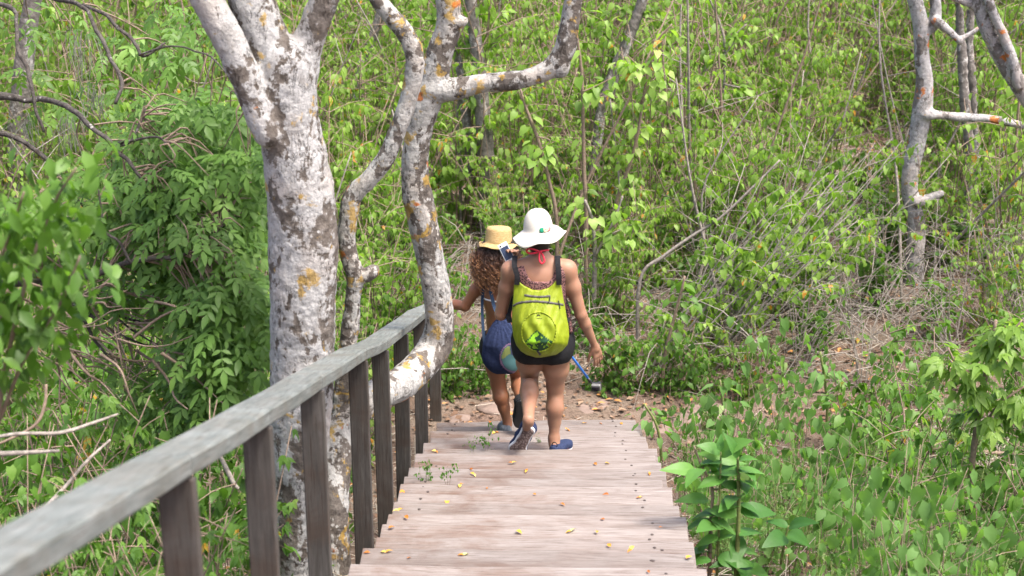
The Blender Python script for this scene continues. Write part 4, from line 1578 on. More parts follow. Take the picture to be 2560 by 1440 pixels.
# small mountain mark and lettering above it
mk = [(1341, 790), (1344, 784.5), (1345.5, 787), (1347, 783), (1351, 790)]
mk2 = np.array(mk + [(1347, 788)])
W = pack_front(mk2[:, 0], mk2[:, 1])
W[:, 1] -= 0.0055
me = bpy.data.meshes.new('logo_mark')
me.from_pydata([tuple(v - bkc) for v in W], [], [(0, 1, 2, 5), (5, 2, 3, 4), (0, 5, 4)][:2])
obj('logo_mark', me, M['black_cloth'], panel)
cu = bpy.data.curves.new('logo_lettering', 'FONT')
cu.body = 'Quechua'
cu.size = 5.2 * s_
cu.align_x = 'CENTER'
cu.extrude = 0.0003
to = bpy.data.objects.new('tmp', cu)
COL.objects.link(to)
me = bpy.data.meshes.new_from_object(to.evaluated_get(bpy.context.evaluated_depsgraph_get()))
bpy.data.objects.remove(to)
lp = pack_front(np.array([1346.0]), np.array([796.5]))[0]
me.transform(Matrix.Translation(Vector(lp - bkc + np.array([0, -0.005, 0]))) @ Matrix.Rotation(math.pi / 2, 4, 'X'))
obj('logo_lettering', me, M['black_cloth'], panel)
pack_tube('cord_lock', [(1344, 876), (1347, 880), (1350, 885)], 0.008, 'black_plastic', 6, lift=0.008)

def strap(name, pts, hw, mat, parent, origin, across=(1, 0, 0), n=26, th=0.004):
    """flat webbing along a path"""
    P = spline(np.array(pts, float), n)
    T = norm(np.gradient(P, axis=0))
    A = norm(np.asarray(across, float) - T * (T @ np.asarray(across, float))[:, None])
    B = np.cross(T, A)
    V = np.concatenate([P - A * hw - B * th / 2, P + A * hw - B * th / 2, P + A * hw + B * th / 2, P - A * hw + B * th / 2])
    Q = []
    for j in range(n - 1):
        for k in range(4):
            Q.append((k * n + j, k * n + j + 1, ((k + 1) % 4) * n + j + 1, ((k + 1) % 4) * n + j))
    Q += [(0, n, 2 * n, 3 * n), (4 * n - 1, 3 * n - 1, 2 * n - 1, n - 1)]
    return obj(name, mesh_np(name, V - origin, Q, smooth=False), M[mat], parent)


for sx, x0, x1, xs in ((-1, 1292, 1286, 1277), (1, 1398, 1395, 1415)):
    strap('shoulder_strap', [aty(x0, 712, YW - 0.135), aty(x0 - 1 * sx, 690, YW - 0.130), aty(x1, 664, YW - 0.105), aty(x1 - 1 * sx, 646, YW - 0.055), aty(x1 - 1 * sx, 640, YW + 0.0), aty(x1, 660, YW + 0.07), aty(x1 + 6 * sx, 720, YW + 0.12),
                              aty(xs, 760, YW + 0.085), aty(xs + 6 * sx, 785, YW + 0.0), aty(xs + 2 * sx, 806, YW - 0.13)], 0.0165, 'black_cloth', pack, bkc)

# ---- the girl with the straw hat
YG = 11.45
for yf, z in TREADS:
    if abs(yf - (y_far0 + 4 * STEP)) < 0.01:
        gz_low = z
    if abs(yf - (y_far0 + 3 * STEP)) < 0.01:
        gz_up, gy_up = z, yf
G = {k: aty(*v) for k, v in {
    'pelvis': (1258, 858, YG), 'hipL': (1232, 872, YG), 'hipR': (1286, 872, YG), 'kneeL': (1246, 962, YG + 0.05), 'ankL': (1269, 1058, YG - 0.02), 'kneeR': (1296, 950, YG + 0.10), 'ankR': (1303, 1004, YG - 0.20),
    'waist': (1254, 800, YG), 'chest': (1250, 742, YG), 'shL': (1209, 694, YG), 'shR': (1293, 694, YG), 'neck': (1249, 662, YG + 0.01), 'head': (1246, 616, YG + 0.05),
    'elbL': (1163, 766, YG + 0.03), 'wrL': (1092, 752, YG + 0.20), 'elbR': (1318, 765, YG + 0.03), 'wrR': (1362, 812, YG + 0.18)}.items()}
GO = np.array([G['pelvis'][0], YG, gz_low])


def torso_g(F, e=0.0):
    F.ell(G['pelvis'], np.array([0.150, 0.100, 0.115]) + e, 0.05)
    F.ell(G['hipL'] + [0.01, -0.03, 0], np.array([0.078, 0.085, 0.09]) + e, 0.04)
    F.ell(G['hipR'] + [-0.01, -0.03, 0], np.array([0.078, 0.085, 0.09]) + e, 0.04)
    F.ell(G['waist'], np.array([0.108, 0.080, 0.140]) + e, 0.06)
    F.ell(G['chest'], np.array([0.125, 0.088, 0.140]) + e, 0.06)
    F.cone(G['shL'] + [0.02, 0, -0.005], G['shR'] + [-0.02, 0, -0.005], 0.042 + e, 0.042 + e, 0.05)


def legs_g(F, e=0.0):
    F.chain([G['hipL'], G['hipL'] * 0.5 + G['kneeL'] * 0.5, G['kneeL']], [0.080 + e, 0.066 + e, 0.052 + e], 0.03)
    F.chain([G['hipR'], G['hipR'] * 0.5 + G['kneeR'] * 0.5, G['kneeR']], [0.080 + e, 0.066 + e, 0.052 + e], 0.03)


lo = np.min(list(G.values()), axis=0) - np.array([0.26, 0.24, 0.16])
hi = np.max(list(G.values()), axis=0) + np.array([0.22, 0.30, 0.16])
F = Field(lo, hi, 0.0062)
torso_g(F)
F.cone(G['neck'] + [0, 0, -0.02], G['shL'] + [0.03, 0, 0.01], 0.042, 0.035, 0.04)
F.cone(G['neck'] + [0, 0, -0.02], G['shR'] + [-0.03, 0, 0.01], 0.042, 0.035, 0.04)
F.cone(G['neck'] + [0, 0, -0.03], G['head'] + [0, -0.01, -0.05], 0.046, 0.044, 0.03)
F.ell(G['head'] + [0, 0.005, 0], (0.072, 0.088, 0.105), 0.02)
F.ell(G['head'] + [0, 0.092, -0.028], (0.013, 0.018, 0.02), 0.012)
F.ell(G['head'] + [0, 0.070, -0.070], (0.042, 0.028, 0.033), 0.02)
F.ell(G['head'] + [0, 0.085, -0.058], (0.024, 0.011, 0.008), 0.006)
for s in (-1, 1):
    F.ell(G['head'] + [0.072 * s, 0.0, -0.015], (0.012, 0.02, 0.03), 0.008)
    F.ell(G['head'] + [0.028 * s, 0.082, 0.006], (0.013, 0.010, 0.008), 0.006)
legs_g(F)
kn, an = G['kneeL'], G['ankL']
heelGL = np.array([an[0] - 0.005, gy_up + 0.045, gz_low + 0.004])
toeGL = heelGL + np.array([-0.03, 0.225, 0])
F.chain([kn, kn * 0.7 + an * 0.3 + [0, -0.012, 0], kn * 0.4 + an * 0.6, an, heelGL + [0, 0.045, 0.05]], [0.052, 0.055, 0.040, 0.029, 0.030], 0.02)
F.cone(heelGL + [0, 0.03, 0.04], toeGL + [0, -0.06, 0.035], 0.028, 0.022, 0.02)
kn, an = G['kneeR'], G['ankR']
heelGR = aty(1301, 1000, YG - 0.26)
toeGR = np.array([heelGR[0] - 0.01, gy_up - 0.09, gz_up + 0.02])
toeGR = heelGR + norm(toeGR - heelGR) * 0.225
F.chain([kn, kn * 0.7 + an * 0.3, kn * 0.4 + an * 0.6, an, 0.6 * heelGR + 0.4 * toeGR + [0, 0.04, 0.02]], [0.052, 0.054, 0.040, 0.029, 0.024], 0.02)
for s in ('L', 'R'):
    sh, el, wr = G['sh' + s], G['elb' + s], G['wr' + s]
    F.ell(sh, (0.046, 0.046, 0.05), 0.03)
    F.chain([sh, sh * 0.55 + el * 0.45, el], [0.045, 0.040, 0.034], 0.025)
    F.chain([el, el * 0.7 + wr * 0.3, wr], [0.034, 0.034, 0.021], 0.015)
rp = rail_top(12.76)
hand(F, G['wrL'], rp + np.array([-0.02, 0.03, 0.010]) - G['wrL'], np.array([0, -0.2, 1.0]), -1, 0.85, (0.15, 0.25, 0.3), 0.16, thumb_out=0.5)
stick_a, stick_b = aty(1378, 822, YG + 0.22), aty(1473, 950, YG + 0.30)
hand(F, G['wrR'], stick_a - G['wrR'] + np.array([0.03, 0.06, -0.03]), np.array([0.5, 0, 0.8]), 1, 0.85, (0.7, 0.9, 0.8), 0.04)
girl = thing('person', 'girl with long curly hair under a straw hat holding the handrail, ahead of the woman', 'person', tuple(GO))
obj('body', field_mesh(F, 'body', 1, GO), M['skin_g'], girl)
F = Field(G['pelvis'] - np.array([0.27, 0.25, 0.22]), G['pelvis'] + np.array([0.27, 0.25, 0.16]), 0.007)
torso_g(F, 0.012)
legs_g(F, 0.014)
X, Y, Z = F.grid()
zh, zt = aty(1250, 906, YG)[2], aty(1250, 832, YG)[2]
F.F = np.maximum(F.F + 0.004 * np.sin(X * 60), np.maximum(zh - Z, Z - zt) + 0 * X + 0 * Y)
obj('shorts', field_mesh(F, 'shorts', 2, GO), M['black_cloth'], girl)
# bikini band: follows the ribs
F = Field(G['chest'] - np.array([0.2, 0.2, 0.2]), G['chest'] + np.array([0.2, 0.2, 0.2]), 0.0045)
torso_g(F, 0.004)
X, Y, Z = F.grid()
zb = aty(1222, 755, YG - 0.09)[2]
F.F = np.maximum(F.F, np.abs(Z - zb + 0.06 * (X - G['chest'][0])) - 0.006 + 0 * Y)
obj('bikini_band', field_mesh(F, 'bikini_band', 0, GO), M['white_cord'], girl)
shoe(girl, heelGL, toeGL, np.array([0, 0, 1.0]), 0.23, 'shoe_grey', 'shoe_grey')
shoe(girl, heelGR, toeGR, np.array([0.0, 0.85, 0.35]), 0.23, 'black_cloth', 'black_cloth', out_mat='black_plastic')
# curly hair
r_ = np.random.default_rng(90)
ge = Geo()
hd = G['head']
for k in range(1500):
    az = r_.uniform(-math.pi * 1.0, 0.0) if r_.random() < 0.88 else r_.uniform(-math.pi, math.pi)
    az = az * 1.0
    rt_ = hd + np.array([0.074 * math.cos(az), 0.086 * math.sin(az), r_.uniform(-0.03, 0.05)])
    ln = r_.uniform(0.13, 0.27) * (0.85 if abs(math.cos(az)) > 0.8 else 1.0)
    outw = np.array([math.cos(az), math.sin(az) * 0.55, 0])
    m = 22
    f = np.linspace(0, 1, m)
    fl_ = r_.uniform(0.005, 0.085) * (1.15 if math.cos(az) < 0 else 0.9)
    base = rt_ + outw * (fl_ * np.sin(f * 1.9))[:, None] + np.array([0, 0, -1.0]) * (ln * f)[:, None] + outw * 0.02
    base[:, 1] -= 0.035 * f
    ph_, fr = r_.uniform(0, 6.28), r_.uniform(3.0, 6.0)
    cr = 0.004 + r_.uniform(0.006, 0.015) * f
    e1 = norm(np.array([-math.sin(az), math.cos(az), 0.0]))
    base = base + e1 * (cr * np.sin(ph_ + fr * 6.28 * f))[:, None] + outw * (cr * np.cos(ph_ + fr * 6.28 * f))[:, None]
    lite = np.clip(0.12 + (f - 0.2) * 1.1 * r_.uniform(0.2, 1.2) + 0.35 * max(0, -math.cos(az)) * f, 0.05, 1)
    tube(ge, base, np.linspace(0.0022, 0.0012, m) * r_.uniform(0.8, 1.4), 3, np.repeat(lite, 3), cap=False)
F = Field(hd - np.array([0.16, 0.18, 0.26]), hd + np.array([0.16, 0.12, 0.16]), 0.008)
F.ell(hd + [0, -0.02, 0.0], (0.085, 0.090, 0.105), 0.02)
F.ell(hd + [0, -0.050, -0.09], (0.078, 0.045, 0.095), 0.04)
X, Y, Z = F.grid()
F.F = np.maximum(F.F, (Y - hd[1] - 0.04) + 0 * X + 0 * Z)
hm = field_mesh(F, 'hair', 1, GO)
ho = obj('hair', hm, M['hair_dark'], girl)
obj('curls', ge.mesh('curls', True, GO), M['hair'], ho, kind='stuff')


def gb(a, f):
    back = max(0.0, -math.sin(a))
    return 0.094 + f * 0.040, -f * (0.020 + 0.010 * back + 0.005 * math.sin(4 * a)) - 0.004 * f * f * math.sin(6 * a)


hat('straw_bucket_hat', 'tan woven straw bucket hat on the curly haired girl', aty(1246, 604, YG + 0.05), 0.094, 0.104, gb, mat='straw_hat', tilt=(R(-12), R(2)), flat_top=True)

# ---- the navy drawstring bag
bc = aty(1252, 870, YG - 0.22)
bag = thing('drawstring_bag', 'navy drawstring bag with a mauve and teal print on the girl\'s back', 'bag', tuple(bc))
F = Field(bc - np.array([0.24, 0.2, 0.26]), bc + np.array([0.24, 0.2, 0.28]), 0.007)
s_g = proj(bc)[2] / FPX
vzg = s_g / math.cos(PITCH + 0.03)
F.chain([bc + [0.010, 0.03, (870 - 808) * vzg], bc + [0.005, 0.02, (870 - 830) * vzg], bc + [0.0, 0, (870 - 862) * vzg], bc + [0.005, -0.005, (870 - 897) * vzg]], [0.035, 0.070, 0.110, 0.112], 0.05, flat=((0, 1, 0), 0.68))
F.cone(bc + [0.010, 0.03, (870 - 806) * vzg], bc + [0.012, 0.03, (870 - 788) * vzg], 0.026, 0.050, 0.012, flat=((0, 1, 0), 0.6))
F.cone(bc + [-0.055, -0.005, (870 - 893) * vzg], bc + [0.065, -0.005, (870 - 908) * vzg], 0.068, 0.062, 0.04, flat=((0, 1, 0), 0.75))
X, Y, Z = F.grid()
ang = np.arctan2(Y - bc[1], X - bc[0])
topf = np.clip((Z - bc[2] + 0.02) / 0.16, 0, 1)
F.F = F.F + 0.005 * (np.sin(ang * 13 + Z * 14) + 0.7 * np.sin(ang * 22 + Z * 25 + 1.0)) * topf + 0.004 * np.sin(X * 45 + Z * 20) * (1 - topf)
Vb_, Qb_ = F.surface(1)
obj('bag_body', mesh_np('bag_body', Vb_ - bc, Qb_), M['navy_cloth'], bag)
# the print on its back: a mauve ring round a teal and green field, laid on the cloth
px_ = 1280 + FPX * ((Vb_ - CAMP) @ CX) / ((Vb_ - CAMP) @ CF)
py_ = 720 - FPX * ((Vb_ - CAMP) @ CY) / ((Vb_ - CAMP) @ CF)
ex = (px_ - 1286) / 38.0
ey = (py_ - 893) / 40.0
rr2 = np.sqrt(ex ** 2 + ey ** 2)
front = Vb_[:, 1] < bc[1] - 0.01
inside = (rr2 < 1.0) & front
fidx = np.where(inside[Qb_].all(1))[0]
Qs = Qb_[fidx]
uq, invq = np.unique(Qs, return_inverse=True)
valp = np.where(rr2 > 0.86, 0.1, np.where(ey > -0.05 + 0.15 * np.sin(ex * 6), 0.6, np.where((ex < -0.25) & (ey > -0.7), 0.85, 0.4)))
Vp = Vb_[uq] - bc
Vp[:, 1] -= 0.004
obj('bag_print', mesh_np('bag_print', Vp, invq.reshape(-1, 4), None, True, {'tint': valp[uq]}), M['bag_print'], bag)
ge = Geo()
nk = bc + np.array([0.011, 0.03, (870 - 804) * vzg])
tube(ge, np.array([nk + np.array([0.033 * math.cos(a), 0.024 * math.sin(a), 0.003 * math.sin(3 * a)]) for a in np.linspace(0, 6.4, 22)]), 0.006, 6)
obj('drawstring', ge.mesh('drawstring', True, bc), M['navy_cloth'], bag)
strap('shoulder_strap', [aty(1225, 690, YG - 0.02), aty(1212, 705, YG - 0.06), aty(1206, 745, YG - 0.06), aty(1206, 790, YG - 0.09), aty(1210, 845, YG - 0.15), aty(1216, 885, YG - 0.19)], 0.010, 'strap_blue', bag, bc)
strap('shoulder_strap', [aty(1222, 690, YG - 0.02), aty(1224, 712, YG - 0.09), aty(1229, 740, YG - 0.105), aty(1237, 770, YG - 0.12), aty(1250, 798, YG - 0.20)], 0.012, 'strap_blue', bag, bc)

# ---- selfie stick with a small action camera
ss = thing('selfie_stick', 'blue selfie stick carrying a small grey action camera, right of the black shorts', 'selfie stick', tuple(stick_b))
dv = norm(stick_b - stick_a)
ge = Geo()
tube(ge, np.array([stick_a - dv * 0.05, stick_a + dv * 0.18, stick_b - dv * 0.015]), [0.010, 0.0095, 0.009], 10)
obj('pole', ge.mesh('pole', True, stick_b), M['blue_metal'], ss)
ge = Geo()
tube(ge, np.array([stick_a - dv * 0.17, stick_a - dv * 0.04]), 0.014, 10)
obj('grip', ge.mesh('grip', True, stick_b), M['black_plastic'], ss)
ge = Geo()
tube(ge, np.array([stick_b - dv * 0.02, stick_b + dv * 0.02, stick_b + dv * 0.03]), [0.011, 0.013, 0.008], 8)
obj('clamp', ge.mesh('clamp', True, stick_b), M['black_plastic'], ss)
cc = aty(1491, 967, YG + 0.30)
Rc = np.array(Matrix.Rotation(R(-8), 3, 'Y') @ Matrix.Rotation(R(18), 3, 'X') @ Matrix.Rotation(R(-15), 3, 'Z'))
cm = None
for nm, sx, sy, sz, mat, off in (('camera_housing', 0.068, 0.040, 0.054, 'grey_plastic', (0, 0, 0)), ('camera_back', 0.052, 0.006, 0.036, 'screen', (-0.004, -0.0215, -0.002)), ('frame', 0.074, 0.014, 0.060, 'black_plastic', (0, 0.012, 0)), ('lens', 0.024, 0.02, 0.024, 'black_plastic', (0.015, 0.028, 0.008))):
    b = box_mesh(nm, sx, sy, sz, min(sx, sy, sz) * 0.22)
    V = np.array([v.co[:] for v in b.vertices]) + np.array([0, 0, sz / 2]) + np.array(off)
    for v, c in zip(b.vertices, V @ Rc.T + cc - stick_b):
        v.co = c
    o = obj(nm, b, M[mat], ss if cm is None else cm)
    if cm is None:
        cm = o

# ------------------------------------------------------------------ shrubs and herbs
def make_shrub(seed, h, n_stems, spread, lpt, size, tpl, droop=0.6, twigs=4, lean=(0, 0), low=0.25, r0=0.009, bare=0.0):
    """several thin stems from one root with side twigs; leaves hang from twigs on short stalks"""
    r = np.random.default_rng(seed)
    S, L = Geo(), Geo()
    for s in range(n_stems):
        a = r.uniform(0, 2 * math.pi)
        tilt = r.uniform(0.15, 1.0) * spread
        hh = h * r.uniform(0.6, 1.05)
        d = np.array([math.cos(a) * tilt + lean[0], math.sin(a) * tilt + lean[1], 1.0])
        base = np.array([math.cos(a), math.sin(a), 0]) * r.uniform(0.0, 0.06 * h)
        mid = base + d * hh * 0.5 + r.normal(size=3) * 0.05 * h
        end = base + d * hh + np.array([math.cos(a), math.sin(a), -0.3]) * 0.12 * h * r.uniform(0, 1)
        P = spline([base - np.array([0, 0, 0.08]), base, mid, end], 9)
        tube(S, P, np.linspace(r0, r0 * 0.3, 9), 5)
        paths = [(P, 0.35)]
        for k in range(twigs):
            f = r.uniform(low, 0.95)
            p = np.array([np.interp(f, np.linspace(0, 1, 9), P[:, c]) for c in range(3)])
            a2 = r.uniform(0, 2 * math.pi)
            dd = norm(np.array([math.cos(a2), math.sin(a2), r.uniform(0.1, 0.9)]))
            ln = h * r.uniform(0.12, 0.34)
            T = spline([p, p + dd * ln * 0.5, p + dd * ln + np.array([0, 0, -0.12 * ln])], 5)
            tube(S, T, np.linspace(r0 * 0.45, r0 * 0.18, 5), 4, cap=False)
            paths.append((T, 0.1))
        for T, f0 in paths:
            if r.random() < bare:
                continue
            k = max(2, int(lpt * r.uniform(0.6, 1.3)))
            f = r.uniform(f0, 1.0, k)
            pos = np.stack([np.interp(f, np.linspace(0, 1, len(T)), T[:, c]) for c in range(3)], -1)
            az = r.uniform(0, 2 * math.pi, k)
            ax = np.stack([np.cos(az), np.sin(az), -droop + r.normal(0, 0.35, k)], -1)
            pos = pos + norm(ax * np.array([1, 1, 0.2])) * (size * r.uniform(0.1, 0.6, k))[:, None]
            up = np.tile([0.0, 0.0, 1.0], (k, 1)) + 0.55 * rand_dirs(k, r)
            leaves(L, tpl, pos, ax, up, size * r.uniform(0.55, 1.2, k), tint_of(k, r), r)
    return S, L


PROTO = {}


def proto(key, smat, lmat, *a, **k):
    S, L = make_shrub(*a, **k)
    ms, ml = S.mesh(key + '_stems'), L.mesh(key + '_foliage')
    ms.materials.append(M[smat])
    ml.materials.append(M[lmat])
    PROTO[key] = (ms, ml)


for i in range(6):
    proto('thicket%d' % i, 'twig', 'leaf_bright', 100 + i, 1.5, 14, 0.45, 14, 0.046 + 0.010 * (i % 3), SLIM if i % 3 else HEART, 1.2, 6, (0, 0), 0.25, 0.009)
for i in range(3):
    proto('slant%d' % i, 'stick', 'leaf_bright', 140 + i, 1.5, 9, 0.3, 13, 0.062, HEART, 1.0, 4, (0.75, 0.1), 0.4, 0.010)
for i in range(4):
    proto('low%d' % i, 'twig', 'leaf_mid', 120 + i, 0.75, 9, 0.5, 8, 0.056, HEART, 1.0, 4, (0, 0), 0.2, 0.006)
for i in range(5):
    proto('herb%d' % i, 'twig' if i % 2 else 'greenstem', 'leaf_herb', 160 + i, (0.5, 0.75, 0.62, 0.9, 0.4)[i], (5, 3, 4, 3, 6)[i], 0.25, (4, 4, 3, 5, 5)[i], (0.046, 0.066, 0.056, 0.076, 0.034)[i], (HEART, HEART, SLIM, HEART, OVAL)[i], 1.4, (4, 3, 3, 3, 6)[i], (0, 0), 0.25, 0.0042)
for i in range(4):
    proto('leafy%d' % i, 'twig', 'leaf_mid', 180 + i, 1.15, 8, 0.45, 9, 0.064, MAPLE if i % 2 else HEART, 0.9, 6, (0, 0), 0.2, 0.008)
for i in range(2):
    proto('sparse%d' % i, 'stick', 'leaf_mid', 190 + i, 1.1, 9, 0.6, 3, 0.075, OVAL, 0.4, 6, (0, 0), 0.1, 0.007, bare=0.5)
for i in range(3):
    proto('tall%d' % i, 'twig', 'leaf_bright', 200 + i, 2.5, 11, 0.25, 17, 0.052 + 0.008 * i, SLIM, 1.1, 8, (0, 0), 0.3, 0.012)


for i in range(2):
    proto('feather%d' % i, 'greenstem', 'leaf_herb', 210 + i, 0.42, 7, 0.45, 9, 0.024, LANCE, 0.2, 9, (0, 0), 0.15, 0.0026)


def plant(name, key, p, label, group, sc=1.0, rz=None):
    t = thing(name, label, 'plant' if 'herb' in name or 'seedling' in name else 'bush', tuple(p), random.uniform(0, 6.28) if rz is None else rz, group, (sc, sc, sc * random.uniform(0.88, 1.12)))
    ms, ml = PROTO[key]
    obj('stems', ms, None, t, kind='stuff')
    obj('foliage', ml, None, t, kind='stuff')
    return t


def in_view(p, mx=140, my=160, top=0.0):
    x, y, z = proj(p)
    x2, y2, z2 = proj(np.asarray(p) + np.array([0, 0, top]))
    return z > 1 and -mx < x < 2560 + mx and y2 < 1440 + my and y > -my


def blocked(X, Y):
    if -1.25 < X < 0.80 and Y < 12.3:
        return True                                    # the flight itself
    return False


def spots(n, x0, x1, y0, y1, dmin, ok=None, top=1.0, tries=12000, r=None):
    """scattered ground points at least dmin apart that the picture can show"""
    r = r or np.random.default_rng(int(n * 31 + y0 * 7 + x0 * 13 + 1000))
    P = []
    for _ in range(tries):
        if len(P) >= n:
            break
        X, Y = r.uniform(x0, x1), r.uniform(y0, y1)
        if blocked(X, Y):
            continue
        if P and min((X - q[0]) ** 2 + (Y - q[1]) ** 2 for q in P) < dmin ** 2:
            continue
        p = np.array([X, Y, float(ground_z(X, Y))])
        if not in_view(p, top=top):
            continue
        if ok is not None and not ok(p):
            continue
        P.append(p)
    return P


def landing(p):
    """bare soil round the foot of the stairs"""
    X, Y = p[0], p[1]
    return ((X - 0.55) / 1.75) ** 2 + ((Y - 12.6) / 0.55) ** 2 < 1.0 or ((X - 2.3) / 0.9) ** 2 + ((Y - 12.4) / 0.5) ** 2 < 1.0


def straw_patch(p):
    x, y, z = proj(p)
    return ((x - 2440) / 190) ** 2 + ((y - 1200) / 200) ** 2 < 1.0


def tree_gap(p):
    """open ground in front of the white barked tree"""
    x, y, z = proj(p)
    return 2100 < x < 2470 and p[1] < YR + 0.25 and y < 1000


def px_box(p, x0, x1, y0, y1):
    x, y, z = proj(p)
    return x0 < x < x1 and y0 < y < y1


def where(p):
    x, y, z = proj(p)
    if x < 640:
        return 'left of the big pale trunk'
    if x < 1130:
        return 'between the big trunk and the bent trunk'
    if x < 1500:
        return 'behind the two walkers'
    if x < 1850:
        return 'just right of the walkers'
    if x < 2200:
        return 'left of the white barked tree'
    return 'around the white barked tree'


def row(p):
    y = proj(p)[1]
    return 'in the farthest rows' if y < 250 else 'in the middle rows' if y < 560 else 'in the nearest rows'


# the thicket beyond the landing
thk = spots(240, -9, 9, 13.7, 31, 0.55, lambda p: not tree_gap(p) and not (px_box(p, 1750, 2330, 560, 960) and random.random() < 0.3), 1.6)
for i, p in enumerate(thk):
    key = 'tall%d' % (i % 3) if (p[1] > 15.5 and random.random() < 0.6) else 'thicket%d' % (i % 6)
    plant('thicket_bush', key, p, ('tall ' if key[0:4] == 'tall' else '') + 'green thicket bush ' + where(p) + ', ' + row(p), 'thicket bushes ' + where(p) + ' ' + row(p), random.uniform(0.75, 1.2))
# slanting bushes in the middle of the slope on the right
for i, (px, py) in enumerate([(1640, 930), (1700, 880), (1760, 800), (1820, 850), (1850, 760), (1930, 800), (1760, 930)]):
    plant('slanting_bush', 'slant%d' % (i % 3), gpt(px, py), 'bush of grey stems all slanting to the right, right of the walkers', 'slanting bushes right of the walkers', random.uniform(0.8, 1.15), random.uniform(-0.35, 0.35))
# low bushes round the landing and under the thicket
for i, p in enumerate(spots(100, -4.5, 6.5, 12.6, 17.5, 0.36, lambda p: not landing(p) and not (tree_gap(p) and random.random() < 0.7), 0.8)):
    plant('low_bush', 'low%d' % (i % 4), p, 'low bush near the stair foot, ' + where(p), 'low bushes ' + where(p), random.uniform(0.7, 1.15))
for i, (px, py) in enumerate([(1128, 990), (1160, 972), (1196, 985), (1112, 955), (1150, 940), (1190, 945), (1225, 960), (1100, 985)]):
    plant('low_bush', 'low%d' % (i % 4), gpt(px, py), 'small bright leafy bush on the soil left of the girl\'s legs', 'small bushes left of the girl', random.uniform(0.55, 0.75))
for i, (px, py) in enumerate([(1560, 985), (1610, 975), (1660, 985), (1720, 990), (1500, 970), (1780, 985), (1850, 1000)]):
    plant('low_bush', 'low%d' % (i % 4), gpt(px, py), 'small leafy bush closing the soil strip right of the walkers', 'small bushes behind the soil strip', random.uniform(0.6, 0.95))
# sparse half bare bushes near the white tree
for i, p in enumerate(spots(22, 1.2, 7.5, 12.8, 17.5, 0.5, lambda p: px_box(p, 1700, 2600, 540, 1000) and not (2215 < proj(p)[0] < 2350), 1.1)):
    plant('half_bare_bush', 'sparse%d' % (i % 2), p, 'half bare grey bush with few leaves near the white barked tree', 'half bare bushes near the white barked tree', random.uniform(0.7, 1.2))
# leafy shrubs on the right and left of the flight
for i, p in enumerate(spots(9, 2.2, 6.5, 6.8, 12.2, 0.9, lambda p: not straw_patch(p) and proj(p)[0] > 1950, 1.2)):
    plant('leafy_shrub', 'leafy%d' % (i % 4), p, 'leafy shrub with drooping lobed leaves on the slope right of the stairs', 'leafy shrubs on the right slope', random.uniform(0.7, 1.1))
for i, p in enumerate(spots(62, -6.5, -1.25, 4.4, 13.5, 0.42, lambda p: True, 1.2)):
    plant('leafy_shrub', 'leafy%d' % (i % 4), p, 'leafy shrub on the slope left of the handrail, ' + ('near the lower left corner' if p[1] < 7 else 'level with the big trunk' if p[1] < 9.5 else 'beyond the big trunk'), 'leafy shrubs left of the handrail %d' % (0 if p[1] < 7 else 1 if p[1] < 9.5 else 2), random.uniform(0.6, 1.05))
for i, p in enumerate(spots(40, -9, -1.3, 11.5, 22, 0.7, lambda p: proj(p)[0] < 1000, 1.5)):
    plant('thicket_bush', 'thicket%d' % (i % 6), p, 'bright green bush in the thicket left of the stairs', 'bushes of the thicket on the left', random.uniform(0.8, 1.3))
# herbs
hr = spots(240, 0.85, 6.2, 6.2, 12.9, 0.14, lambda p: not (landing(p) and random.random() < 0.9) and not (straw_patch(p) and random.random() < 0.8) and not px_box(p, 1640, 2030, 1445, 1800) and not (p[1] > 10.8 and p[0] < 2.1 and random.random() < 0.75), 0.6, 30000)
for i, p in enumerate(hr):
    plant('heart_leaf_herb', 'herb%d' % (i % 5), p, ('pale green herb at the right edge of the stairs, ' if p[0] < 1.7 else 'pale green herb on the right slope, ') + ('low in the picture' if p[1] < 9.3 else 'near the stair foot'), 'herbs right of the stairs %d %d' % (p[0] < 1.7, p[1] < 9.3), random.uniform(0.55, 1.15))
for i, p in enumerate(spots(110, 0.9, 5.5, 6.2, 12.0, 0.2, lambda p: not px_box(p, 1640, 2030, 1445, 1800) and not (p[1] > 10.8 and p[0] < 2.1), 0.5, 30000)):
    plant('feathery_herb', 'feather%d' % (i % 2), p, 'fine feathery pale green herb low on the slope right of the stairs', 'feathery herbs right of the stairs', random.uniform(0.6, 1.1))
for i, p in enumerate(spots(110, -3.6, -0.98, 5.0, 13.0, 0.17, None, 0.6, 30000)):
    plant('undergrowth_herb', 'herb%d' % (i % 5), p, 'small green herb in the undergrowth beneath the handrail', 'herbs beneath the handrail', random.uniform(0.5, 1.1))


